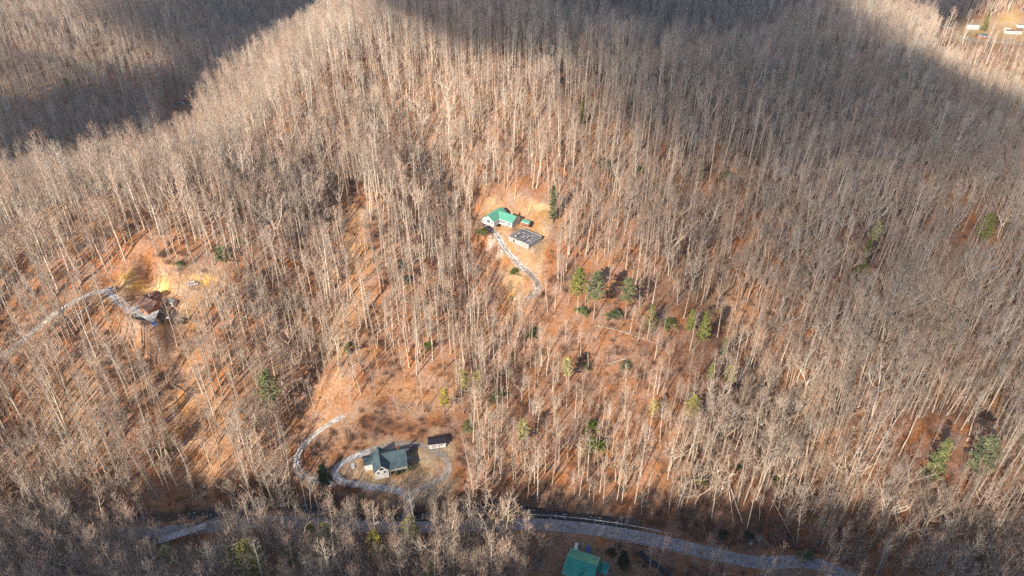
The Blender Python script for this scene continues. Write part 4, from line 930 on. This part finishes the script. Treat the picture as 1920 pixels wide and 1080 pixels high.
b = MB(); b.solid([(-3.2, -2.8, 2.5), (3.2, -2.8, 2.5), (3.2, 2.8, 2.9), (-3.2, 2.8, 2.9)], (0, 0, .12)); b.build("roof", mat("faded_brown_roof", (.24, .19, .21), var=.2), c_)
p = at(325, 570); s = empty("shed", (p[0], p[1], hgt(p[0], p[1])), R(-28), "small pale metal roofed shed right of the brown roofed house", "shed")
gable(s, 0, 0, 4, 3, 0, 2.1, .6, M_DECK, M_GREYR, 'x', ov=.25); door(s, 0, -1.5, 0, 1.1, 1.8, (0, -1), M_WOOD)

# far valley buildings
def simple_house(name, P_, rz, lab, cat, lx, ly, hw, rise, wm, rm, wins=3):
    e = empty(name, P_, R(rz), lab, cat); gable(e, 0, 0, lx, ly, 0, hw, rise, wm, rm, 'x', ov=.3)
    for i in range(wins): window(e, -lx / 2 + lx * (i + .7) / (wins + .4), -ly / 2, .9, 1.0, 1.1, (0, -1))
    door(e, lx * .12, -ly / 2, .1, .9, 1.9, (0, -1), M_WOOD); return e
simple_house("mobile_home", TRAILER, -8, "white mobile home on the far valley lawn beside a dark conifer", "mobile home", 13, 4.6, 2.8, .9, M_WHITE, M_TRIM)
simple_house("mobile_home", TRAILER2, -6, "long white mobile home with brown roof at the far right edge", "mobile home", 19, 5, 3, 1.3, M_WHITE, M_BROWNR, 5)
p = at(1887, 58); simple_house("shed", (p[0], p[1], hgt(p[0], p[1])), -6, "small white shed left of the long mobile home in the far valley", "shed", 6, 4, 2.8, .8, M_WHITE, M_TRIM, 1)
p = at(1916, 51); simple_house("mobile_home", (p[0], p[1], hgt(p[0], p[1])), -4, "pale mobile home behind the long one at the far right edge", "mobile home", 12, 4.6, 3, .8, M_WHITE, M_GREYR, 3)
simple_house("barn", BARN, -14, "dark grey roofed barn with red wall below the far white mobile home", "barn", 12, 7, 2.6, 1.6, M_BRICK, M_SHING, 2)
simple_house("house", FARH, -8, "dark roofed house with bright edges at the far forest border left of the mobile homes", "house", 13, 8, 2.8, 2.2, M_DECK, M_SHING, 3)
simple_house("shack", SHACK, 4, "dark red roofed shack in the shaded valley behind the left ridge", "shack", 11, 5.5, 2.6, 1.5, M_VOID, M_RED, 2)
p = at(1735, 30); simple_house("cabin", (p[0], p[1], hgt(p[0], p[1])), 0, "tiny dark cabin at the foot of the shaded far hillside", "cabin", 7, 5, 2.6, 1.4, M_DECK, M_SHING, 1)

# ------------------------------------------------------------------ vehicles
M_CW = mat("white_car_paint", (.78, .78, .80), rough=.25, spec=.6); M_CB = mat("blue_car_paint", (.02, .07, .50), rough=.25, spec=.6); M_CS = mat("silver_car_paint", (.50, .52, .58), rough=.3, metal=.3)
M_LAMP = mat("lamp_glass", (.7, .7, .65), rough=.1); M_LAMPR = mat("red_lamp", (.4, .02, .02), rough=.2); M_CG = mat("dark_car_paint", (.05, .055, .07), rough=.3)
def car(P_, rz, lab, paint, van=False, name="parked_car", cat="car"):
    e = empty(name, P_, R(rz), lab, cat); L = 4.6 if not van else 5.0; w = .9; b = MB()
    prof = [(-L / 2, .35), (-L / 2, .85), (-L / 2 + .25, .98), (L / 2 - .25, .92), (L / 2, .75), (L / 2, .35)]
    n = len(prof)
    for s in (-1, 1):
        b.v += [Vector((x, s * w * (1 if z < .9 else .93), z)) for x, z in prof]
    b.f.append(tuple(range(n))); b.f.append(tuple(range(2 * n - 1, n - 1, -1))); b.m += [0, 0]
    for i in range(n): j = (i + 1) % n; b.f.append((i, n + i, n + j, j)); b.m.append(0)
    b.build("body", paint, e)
    if van: c0, c1, c2, c3 = -L / 2 + .1, -L / 2 + .35, 1.2, 1.8
    else: c0, c1, c2, c3 = -1.7, -1.1, .55, 1.25
    top = 1.75 if van else 1.42; g = MB()
    g.v += [Vector(q) for q in ((c0, -.84, .95), (c3, -.84, .93), (c3, .84, .93), (c0, .84, .95), (c1, -.68, top - .06), (c2, -.68, top - .06), (c2, .68, top - .06), (c1, .68, top - .06))]
    g.f += [(0, 1, 5, 4), (1, 2, 6, 5), (2, 3, 7, 6), (3, 0, 4, 7), (0, 3, 2, 1), (4, 5, 6, 7)]; g.m += [0] * 6; g.build("windows", M_GLASS, e)
    t = MB(); t.box(((c1 + c2) / 2, 0, top - .02), (c2 - c1 + .1, 1.4, .07)); t.build("roof", paint, e)
    for x in (-L / 2 + .85, L / 2 - .85):
        for s in (-1, 1):
            m = MB(); m.tube([Vector((x, s * .92, .33)), Vector((x, s * .72, .33))], [.33, .33], 12, cap=True); wo_ = m.build("wheel", M_TIRE, e)
            m = MB(); m.tube([Vector((x, s * .935, .33)), Vector((x, s * .90, .33))], [.19, .19], 10, cap=True); m.build("rim", M_STEEL, wo_)
    for s in (-1, 1):
        m = MB(); m.box((L / 2 - .01, s * .62, .68), (.06, .36, .16)); m.build("headlight", M_LAMP, e)
        m = MB(); m.box((-L / 2 + .01, s * .68, .78), (.06, .26, .18)); m.build("taillight", M_LAMPR, e)
    return e
def on(u, v): p = at(u, v); return (p[0], p[1], hgt(p[0], p[1]) + .09)
car(on(1080, 1029), 78, "white car nose up beside the teal roofed house", M_CW, van=True)
car(on(1103, 1035), 84, "bright blue car parked behind the teal roofed house", M_CB)
car(on(209, 543), 10, "silver blue car parked on the drive bend at far left", M_CS)
car(on(289, 609), -35, "blue car under the front of the carport at left", mat("faded_blue_car_paint", (.10, .17, .42), rough=.3))
car(on(1852, 72), 5, "dark car parked beside the far red walled barn", M_CG)
car(on(1845, 55), 80, "white car at the right end of the far mobile home", M_CW)
car(on(300, 205), 10, "pale car on the shaded valley lane left of the red shack", M_CW)
car(on(344, 196), 0, "white van in front of the dark red roofed shack", M_CW, van=True, cat="van")
car(on(362, 534), 20, "white car half hidden by trees below the right yellow bank", M_CW, van=True)

# apron beside the teal house, deck round the left house
def patch(name, px, m, dz=.06, z=None):
    pts = [at(u, v) for u, v in px]; z = max(hgt(p[0], p[1]) for p in pts) if z is None else z; mb = MB(); mb.solid([(p[0], p[1], z + dz - .5) for p in pts][::-1] if False else [(p[0], p[1], z + dz - .5) for p in pts], (0, 0, .5)); o = mb.build(name, m); o["kind"] = "structure"; return o
patch("parking_apron", [(1062, 1040), (1068, 1024), (1110, 1013), (1128, 1016), (1118, 1045), (1095, 1052)], M_GRAV, z=HOUSE_T[2])
patch("parking_apron", [(226, 583), (240, 572), (262, 576), (305, 602), (290, 615), (262, 598)], drive_mat("pale_slab", (.44, .43, .43), (.6, .6, .62), .9, .3), z=HOUSE_L[2])
patch("snow_patch", [(658, 870), (664, 868), (666, 880), (660, 884)], mat("snow", (.8, .8, .83), var=.1), .02)

patch("pull_off", [(299, 1012), (388, 989), (391, 1000), (299, 1026)], drive_mat("pale_asphalt", (.50, .49, .50), (.6, .6, .62), .9, .2), z=float(ROAD[:, 2].max()) + .1)
def pile(name, u, v, rz, lab, cat, boxes, m):
    p = on(u, v); e = empty(name, p, R(rz), lab, cat)
    for (nm, c, d, mm) in boxes: b = MB(); b.box(c, d); b.build(nm, mm, e)
pile("woodpile", 1010, 436, 20, "small stack of pale timber right of the foundation", "woodpile", [("log", (0, k * .35, .2 + .3 * (k % 2)), (3.2, .3, .28), M_DECK) for k in range(5)], M_DECK)
pile("trailer", 336, 600, -30, "pale flatbed trailer at the right end of the left yard", "trailer", [("bed", (0, 0, .7), (4.2, 2.0, .15), M_DECK), ("wheel", (-.4, 1.05, .35), (.7, .2, .7), M_TIRE), ("wheel", (-.4, -1.05, .35), (.7, .2, .7), M_TIRE), ("hitch", (2.7, 0, .6), (1.4, .12, .12), M_STEEL)], M_DECK)
pile("propane_tank", 762, 846, 10, "white propane tank behind the loop house", "tank", [("tank", (0, 0, .9), (2.6, .9, .9), M_TRIM), ("leg", (-.8, 0, .25), (.15, .8, .5), M_CONC), ("leg", (.8, 0, .25), (.15, .8, .5), M_CONC)], M_TRIM)
pile("picnic_table", 1118, 1072, 15, "grey picnic table on the lawn right of the teal house", "table", [("tabletop", (0, 0, .75), (2.0, .9, .07), M_DECK), ("bench", (0, .8, .45), (2.0, .3, .06), M_DECK), ("bench", (0, -.8, .45), (2.0, .3, .06), M_DECK), ("leg", (-.7, 0, .36), (.1, 1.5, .7), M_DECK), ("leg", (.7, 0, .36), (.1, 1.5, .7), M_DECK)], M_DECK)
car(on(775, 842), 60, "dark car parked behind the right end of the loop house", M_CG)
car(on(262, 590), -30, "silver car in front of the brown roofed house", M_CS)
# bridge from the loop drive to the road
a, b = np.array(LOOP[0]), ROAD[np.argmin(np.hypot(ROAD[:, 0] - BR_B[0], ROAD[:, 1] - BR_B[1]))]
d_ = b[:2] - a[:2]; Lb = float(np.hypot(*d_)); ang = math.atan2(d_[1], d_[0])
br = empty("bridge", (a[0], a[1], a[2]), ang, "short concrete bridge carrying the loop drive over the creek", "bridge")
Lb -= 2.5; m = MB(); sl = float(b[2] - a[2]) * .95
m.solid([(-1.5, -1.9, .13), (Lb, -1.9, .13 + sl), (Lb, 1.9, .13 + sl), (-1.5, 1.9, .13)], (0, 0, -.45)); m.build("deck", mat("worn_bridge_concrete", (.42, .35, .29), var=.25, scale=.5), br)
for s in (-1, 1):
    m = MB(); m.solid([(-1.5, s * 1.93, .14), (Lb, s * 1.93, .14 + sl), (Lb, s * 1.93, .42 + sl), (-1.5, s * 1.93, .42)], (0, s * .22, 0)); m.build("curb", M_CONC, br)
for x in (2, Lb - 4): m = MB(); m.box((x, 0, -1.9), (.8, 3.6, 3.4)); m.build("pier", M_CONC, br)

# guardrails
def guardrail(u0, u1, side, lab):
    r = resample(ROAD, 2.0); nn = normals(r); uu, vv, dd = project(r[:, 0], r[:, 1], r[:, 2]); sel = np.where((uu > u0) & (uu < u1))[0]
    pts = [Vector((r[i][0] + nn[i][0] * side, r[i][1] + nn[i][1] * side, r[i][2])) for i in sel]
    e = empty("guardrail", pts[0], 0, lab, "guardrail"); o = pts[0]; pts = [p - o for p in pts]; m = MB()
    for zo, w in ((.62, .05), (.74, .02), (.86, .05)): pass
    prof = [(.0, .40), (.08, .50), (.0, .62), (.08, .74), (.0, .84)]
    nv = len(prof); base = 0
    for i, p in enumerate(pts):
        k = sel[i]; q = Vector((nn[k][0], nn[k][1], 0)) * (-1 if side > 0 else 1)
        m.v += [p + q * a_ + Vector((0, 0, z_ + .12)) for a_, z_ in prof] + [p + q * (a_ - .03) + Vector((0, 0, z_ + .12)) for a_, z_ in prof]
        if i:
            for j in range(nv - 1):
                a0 = (i - 1) * 2 * nv + j; b0 = i * 2 * nv + j; m.f += [(a0, b0, b0 + 1, a0 + 1), (a0 + nv, a0 + nv + 1, b0 + nv + 1, b0 + nv)]; m.m += [0, 0]
    m.build("rail", M_STEEL, e); pm_ = MB(); pm_.box((0, 0, .35), (.14, .14, 1.3)); pmm = pm_.mesh("post", M_WOOD)
    for p in pts[::2]: l_ = link("post", pmm, e); l_.location = p + Vector((0, 0, .0))
guardrail(985, 1262, 4.7, "long pale guardrail on the creek side of the curving road")
guardrail(1127, 1330, -4.1, "short guardrail on the near side of the road above the teal house")

# ------------------------------------------------------------------ fallen logs
def log(u0, v0, u1, v1, r, lab, m=None):
    a = at(u0, v0); b = at(u1, v1); n = 7; pts = []
    for i in range(n + 1):
        t = i / n; x, y = a[0] * (1 - t) + b[0] * t, a[1] * (1 - t) + b[1] * t; pts.append((x, y, hgt(x, y) + r * 1.2 + .5))
    z = np.array([p[2] for p in pts]); ln = np.polyfit(np.arange(n + 1), z, 1); zz = np.polyval(ln, np.arange(n + 1)); zz += max(0, float((z - zz).max()) * .5)
    pts = [Vector((p[0], p[1], float(q))) for p, q in zip(pts, zz)]; o = pts[0].copy(); pts = [p - o for p in pts]
    e = empty("fallen_log", o, 0, lab, "log"); t = MB(); t.tube(pts, [r * (1 - .65 * i / n) for i in range(n + 1)], 7, cap=True); t.build("trunk", m or M_TRUNK, e)
    random.seed(int(u0)); br_ = MB(); L = (pts[-1] - pts[0]).length
    for k in range(9):
        s = pts[0].lerp(pts[-1], random.uniform(.45, .98)); br_.tube([s, s + ((pts[-1] - pts[0]).normalized() + unit_(random.uniform(0, 6.28), random.uniform(0, .9))) * L * .09], [r * .3, .03], 3)
    br_.build("branch", m or M_LIMB, e)
def unit_(az, el): return Vector((math.cos(az) * math.cos(el), math.sin(az) * math.cos(el), math.sin(el)))
for a in [(1365, 905, 1392, 985, .38, "long straight log lying down the slope above the right end of the road"),
          (1364, 905, 1376, 990, .28, "shorter log beside the long one, pointing to the road"),
          (1495, 940, 1620, 1050, .32, "dark log slanting across the gully at lower right", M_WOOD),
          (1525, 962, 1562, 955, .30, "pale log lying level above the dark gully log"),
          (1448, 940, 1490, 1020, .30, "grey log left of the gully at lower right"),
          (1115, 612, 1200, 630, .30, "pale log lying level on the red slope right of centre"),
          (1140, 685, 1195, 668, .28, "log tilting up to the right on the red slope"),
          (1490, 675, 1570, 682, .30, "long dark log across the slope at right of centre", M_WOOD),
          (322, 722, 372, 752, .30, "pale log across the open orange strip at lower left"),
          (1150, 620, 1240, 650, .25, "thin log crossing below the level log on the red slope"),
          (1180, 712, 1230, 695, .25, "short pale log low on the red slope"),
          (1280, 762, 1370, 760, .24, "slender white log lying level on the lower right slope")]: log(*a)

# ------------------------------------------------------------------ evergreens, each placed where the photo shows it
def clump(mb, c, r, n, sz, flat=.6):
    for _ in range(n):
        p = c + Vector((random.gauss(0, .5), random.gauss(0, .5), random.gauss(0, .5 * flat))) * r; a = unit_(random.uniform(0, 6.28), random.uniform(-.6, 1.2)) * sz * random.uniform(.5, 1.2)
        b = a.cross(unit_(random.uniform(0, 6.28), random.uniform(-1, 1))).normalized() * sz * random.uniform(.25, .6); mb.tri(p - b, p + b, p + a)
def conifer(h, rad, base, dens_, seed, cone=True):
    random.seed(seed); t = MB(); f = MB(); t.tube([Vector((0, 0, -.5)), Vector((.2, 0, h * .5)), Vector((0, .2, h * .97))], [h * .011 + .08, h * .008 + .04, .03], 5)
    n = int(dens_ * h)
    for k in range(n):
        q = (k + random.random()) / n; z = h * (base + (1 - base) * q); R_ = rad * ((1 - q) ** .8 + .08 if cone else (math.sin(math.pi * min(1, q * .8 + .2)) ** .6)) * random.uniform(.6, 1.15)
        az = k * 2.4 + random.uniform(-.6, .6); s = Vector((0, 0, z)); e = s + Vector((math.cos(az) * R_, math.sin(az) * R_, R_ * random.uniform(-.25, .25) if cone else R_ * random.uniform(0, .45)))
        t.tube([s, e], [.06, .02], 3)
        for m_ in (.45, .75, 1.0): clump(f, s.lerp(e, m_), .42 * rad ** .5 * (.7 + .4 * m_), 13, .72)
    return t, f
def bush(r, h, seed):
    random.seed(seed); t = MB(); f = MB()
    for k in range(22):
        d = unit_(random.uniform(0, 6.28), random.uniform(.15, 1.5)); e = Vector((d.x * r, d.y * r, d.z * h)) * random.uniform(.65, 1); t.tube([Vector((0, 0, -.3)), e], [.06, .02], 3); clump(f, e, r * .30, 22, .45, .8)
    return t, f
def ek(parts, m):
    t, f = parts; return t.mesh("trunk", M_TWIG), f.mesh("foliage", m)
EK = {
 'dark': [ek(conifer(12, 3.4, .04, 4.5, 51), M_NEEDLE_D)],
 'pine': [ek(conifer(27, 4.2, .45, 1.9, 52 + i, False), M_NEEDLE) for i in range(3)],
 'ypine': [ek(conifer(24, 4.0, .35, 2.1, 58 + i, False), M_NEEDLE_Y) for i in range(3)],
 'hem': [ek(conifer(22, 4.0, .10, 2.8, 62 + i), M_NEEDLE) for i in range(3)],
 'narrow': [ek(conifer(22, 2.2, .15, 2.8, 66), M_NEEDLE)],
 'bush': [ek(bush(2.6, 2.6, 70 + i), M_LEAF_G) for i in range(3)],
 'dbush': [ek(bush(1.8, 1.8, 74), M_NEEDLE_D)],
 'ybush': [ek(bush(2.4, 3.0, 76), M_NEEDLE_Y)]}
HT = {'dark': 12, 'pine': 27, 'ypine': 24, 'hem': 22, 'narrow': 22, 'bush': 2.6, 'dbush': 1.8, 'ybush': 3}
EV = [  # u, v of the foot, kind, size, label
 (609, 906, 'dark', .95, "dark cone shaped evergreen at the fork of the loop and snowy drives"),
 (1825, 482, 'pine', .95, "large round topped green pine high on the right slope"),
 (1797, 505, 'hem', .6, "small dark green conifer below left of the large round pine"),
 (1606, 528, 'narrow', 1.1, "slim yellow green conifer standing alone on the right slope"),
 (1632, 470, 'ypine', .7, "small yellow green pine above the slim one on the right slope"),
 (1740, 905, 'hem', 1.1, "left of two yellow green pines at lower right"),
 (1806, 925, 'pine', 1.15, "right and taller of two green pines at lower right"),
 (1316, 640, 'hem', .8, "dense green conifer clump at the right end of the red slope"),
 (1292, 622, 'hem', .6, "smaller conifer leaning on the dense green clump"),
 (1218, 618, 'hem', .65, "narrow dark hemlock left of the dense green clump"),
 (1253, 612, 'bush', 1.6, "green shrub between the narrow hemlock and the dense clump"),
 (1082, 588, 'pine', .95, "loose pale green pine, leftmost of the three below the clearing"),
 (1113, 600, 'pine', 1.0, "loose pale green pine in the middle of the three below the clearing"),
 (1172, 598, 'pine', .85, "loose pale green pine, rightmost of the three below the clearing"),
 (1090, 590, 'bush', 1.5, "green shrub at the feet of the three pale pines"),
 (1150, 598, 'bush', 1.6, "low bright evergreen shrub right of the three pale pines"),
 (1000, 630, 'bush', 1.5, "bright green shrub below the bottom of the clearing"),
 (1036, 418, 'narrow', .95, "tall narrow bright green conifer at the right edge of the house clearing"),
 (1090, 240, 'narrow', .7, "leaning slim green conifer high on the central slope"),
 (1310, 340, 'hem', .55, "small olive conifer high right of centre"),
 (1365, 335, 'bush', 1.6, "small olive shrub right of the high olive conifer"),
 (1132, 315, 'bush', 1.7, "olive shrub on the central slope above the clearing"),
 (1195, 325, 'bush', 1.5, "small green shrub right of the olive shrub above the clearing"),
 (966, 515, 'bush', 1.2, "green shrub beside the lower end of the snowy drive"),
 (905, 440, 'bush', 1.3, "green shrub left of the upper snowy drive"),
 (748, 500, 'dbush', 1.7, "dark green shrub on the orange slope left of centre"),
 (765, 525, 'dbush', 1.4, "smaller dark shrub below the first on the orange slope"),
 (420, 486, 'bush', 2.2, "bright green bush above the right yellow bank at left"),
 (450, 456, 'bush', 1.0, "little green bush above right of the bright green bush"),
 (335, 500, 'bush', 1.0, "small green bush on top of the left yellow bank"),
 (565, 325, 'hem', .6, "yellow green conifer on the upper left ridge side"),
 (692, 62, 'hem', .65, "dark green conifer near the top of the main ridge"),
 (585, 76, 'bush', 1.6, "olive bush on the sunny left flank of the main ridge"),
 (440, 82, 'ypine', .75, "bright yellow green conifer at the edge of the shaded far valley"),
 (457, 84, 'hem', .5, "dark conifer right of the bright one by the shaded far valley"),
 (492, 90, 'pine', .6, "olive pine on the ridge shoulder beside the shaded far valley"),
 (424, 150, 'pine', .5, "olive pine lower on the ridge shoulder above the shack"),
 (138, 195, 'ypine', 1.0, "bright yellow green conifer in the upper left forest"),
 (150, 138, 'hem', .6, "olive conifer above the bright one in the upper left"),
 (350, 135, 'hem', .7, "olive conifer on the far slope above the red shack"),
 (652, 655, 'bush', 1.5, "pale green shrub on the bright orange slope left of centre"),
 (803, 655, 'bush', 1.3, "faint green shrub in the middle of the central slope"),
 (520, 790, 'pine', 1.1, "tall grey green pine on the edge of the dark gully at left"),
 (325, 845, 'ypine', .55, "pale yellow green pine beside the orange strip at lower left"),
 (314, 855, 'ybush', 1.2, "yellow bush at the foot of the pale pine at lower left"),
 (424, 912, 'ybush', .8, "tiny yellow bush low on the rusty slope at lower left"),
 (835, 775, 'ypine', .6, "yellow green sapling pine above the black roofed outbuilding"),
 (872, 740, 'ypine', .6, "left of two yellow green pines on the lower central slope"),
 (898, 740, 'ypine', .6, "right of two yellow green pines on the lower central slope"),
 (932, 750, 'bush', 1.6, "dark green shrub right of the two yellow pines"),
 (878, 805, 'bush', 1.5, "bright green shrub above right of the outbuilding"),
 (1062, 720, 'ypine', .65, "loose yellow pine on the lower central slope"),
 (1222, 790, 'ypine', .55, "bright yellow pine low on the red slope"),
 (1292, 800, 'ypine', .75, "tall yellow pine at the right end of the red slope"),
 (1173, 690, 'bush', 1.3, "bright green shrub beside the logs on the red slope"),
 (1097, 690, 'bush', 1.0, "small green shrub left of the logs on the red slope"),
 (1330, 715, 'hem', .5, "green conifer below the dense clump on the right"),
 (1362, 735, 'ypine', .65, "yellow green pine right of the conifer below the dense clump"),
 (1355, 668, 'hem', .5, "small conifer right below the dense green clump"),
 (1115, 850, 'bush', 2.4, "large green rhododendron low on the central slope"),
 (1108, 810, 'bush', 1.8, "green rhododendron above the large one on the central slope"),
 (980, 840, 'ypine', .7, "grey green pine right of the pale drive side tree"),
 (1310, 905, 'bush', 1.3, "green bush on the slope left of the long logs"),
 (1383, 880, 'bush', .9, "little green bush right of the log tops"),
 (1460, 900, 'bush', 1.4, "green bush at the left edge of the lower right trees"),
 (1355, 1005, 'dbush', 1.3, "dark bush close above the right end of the road"),
 (1405, 1008, 'dbush', 1.2, "dark bush beside the pale boulder above the road"),
 (1508, 1048, 'bush', 1.3, "green bush near the bottom right of the road end"),
 (1835, 1040, 'bush', 1.8, "green bush at the bottom right corner of the slope"),
 (330, 1078, 'ypine', .6, "yellow green pine below the grey pull off at bottom left"),
 (452, 1100, 'ypine', .8, "left yellow pine of the group at bottom left"),
 (486, 1110, 'ypine', 1.0, "tallest yellow green pine of the group at bottom left"),
 (500, 1120, 'hem', .9, "dark hemlock behind the tallest yellow pine at bottom left"),
 (552, 1075, 'ypine', .6, "small yellow pine at the right of the bottom left group"),
 (592, 1035, 'ypine', .6, "yellow crowned pine left of the bridge end"),
 (622, 1040, 'ypine', .65, "yellow crowned pine second left of the bridge end"),
 (712, 1070, 'ypine', .8, "bright yellow crowned pine below the bridge"),
 (775, 1040, 'ypine', .75, "broad yellow pine at the road end of the bridge"),
 (812, 1105, 'ypine', .6, "yellow pine top at the bottom edge left of centre"),
 (685, 960, 'hem', .5, "grey green hemlock by the creek left of the bridge"),
 (620, 960, 'hem', .6, "dark hemlock in the shade below the cone shaped evergreen"),
 (950, 1000, 'ypine', .5, "small yellow pine beside the creek right of centre"),
 (925, 1010, 'ypine', .45, "tiny yellow pine left of the one beside the creek"),
 (1168, 1060, 'dark', .7, "dark evergreen right of the teal house lawn"),
 (1146, 1040, 'dbush', 1.2, "round dark bush at the corner of the teal house lawn"),
 (748, 886, 'dbush', 1.1, "round dark green shrub under the porch of the loop house"),
 (712, 892, 'dbush', .9, "small dark shrub at the gable corner of the loop house"),
 (768, 880, 'bush', 1.0, "shrub at the right corner of the loop house"),
 (1891, 148, 'bush', 2.2, "green bush highest in the yellow field at far right"),
 (1905, 190, 'hem', .5, "largest green conifer in the yellow field at far right"),
 (1893, 160, 'bush', 2.0, "green bush just below the highest one in the yellow field"),
 (1820, 160, 'bush', 1.8, "olive bush at the left of the yellow field"),
 (1838, 176, 'bush', 1.8, "olive bush right of the leftmost bush in the yellow field"),
 (1853, 205, 'ybush', 2.0, "yellow green bush at the foot of the yellow field"),
 (1886, 212, 'hem', .45, "grey green conifer at the bottom of the yellow field"),
 (1918, 200, 'bush', 1.8, "green bush at the right picture edge in the yellow field"),
 (1843, 58, 'hem', .85, "dark conifer right beside the far white mobile home"),
 (1270, 22, 'hem', .8, "dark conifer in the shaded forest at top centre"),
 (1300, 30, 'hem', .6, "second dark conifer right of the one at top centre"),
]
for i, (u, v, kd, s, lab) in enumerate(EV):
    p = at(u, v); s = s * (1.35 if v > 980 and kd in ('ypine', 'hem') else 1.12); e = empty("evergreen_tree" if 'bush' not in kd else "evergreen_shrub", (p[0], p[1], hgt(p[0], p[1])), (i * 1.7) % 6.28, lab, "tree" if 'bush' not in kd else "shrub", None, s)
    t_, f_m = EK[kd][i % len(EK[kd])]; link("trunk" if 'bush' not in kd else "stem", t_, e); link("foliage", f_m, e)
# bare trees that stand by themselves
for (u, v, k, s, lab) in [(887, 935, KO[3], .95, "pale white barked tree with spreading crown right of the loop drive"),
                          (735, 925, KO[1], .40, "small bare tree on the lawn edge in front of the loop house"),
                          (782, 950, KO[0], .38, "small dark bare tree beside the bridge at the loop entrance"),
                          (1030, 1045, KP[1], .72, "tall pale bare tree at the near side of the road left of the teal house"),
                          (1026, 1042, KO[2], .55, "forked leaning bare tree beside the road left of the teal house"),
                          (1155, 1035, KP[3], .45, "slim bare tree at the guardrail above the teal house lawn"),
                          (1350, 1062, KO[1], .50, "small pale bare tree standing against the right end of the road"),
                          (1315, 1048, KO[3], .40, "bushy bare tree at the near road edge on the right"),
                          (1285, 1040, KO[1], .38, "round bare tree at the near road edge, left of the bushy one"),
                          (655, 822, KP[3], .45, "thin white tree above the snowy drive loop, right of its pair"),
                          (613, 835, KP[5], .40, "thin white tree inside the bend of the snowy drive"),
                          (275, 1095, KO[0], .7, "wide pale bare tree below the grey pull off at bottom left"),
                          (400, 1110, KO[2], .85, "large forked pale tree standing in front of the pull off"),
                          ]:
    p = at(u, v); e = empty("bare_tree", (p[0], p[1], hgt(p[0], p[1])), u % 6, lab, "tree", None, s); link("trunk", k.trunk, e); link("crown", k.crown, e)
# ------------------------------------------------------------------ winter haze
hb = MB(); hb.box((0, 0, 130), (10800, 10800, 330)); hz_ = hb.build("haze", None, kind="stuff"); hz_.data.materials.clear()
hm = bpy.data.materials.new("haze"); hm.use_nodes = True; n = hm.node_tree.nodes; n.clear(); pv = n.new("ShaderNodeVolumePrincipled"); pv.inputs["Color"].default_value = (.86, .88, .95, 1)
pv.inputs["Density"].default_value = .00009; pv.inputs["Anisotropy"].default_value = .3; oo = n.new("ShaderNodeOutputMaterial"); hm.node_tree.links.new(pv.outputs[0], oo.inputs["Volume"]); hz_.data.materials.append(hm)
tag(hz_, "thin bluish winter haze over the valleys")
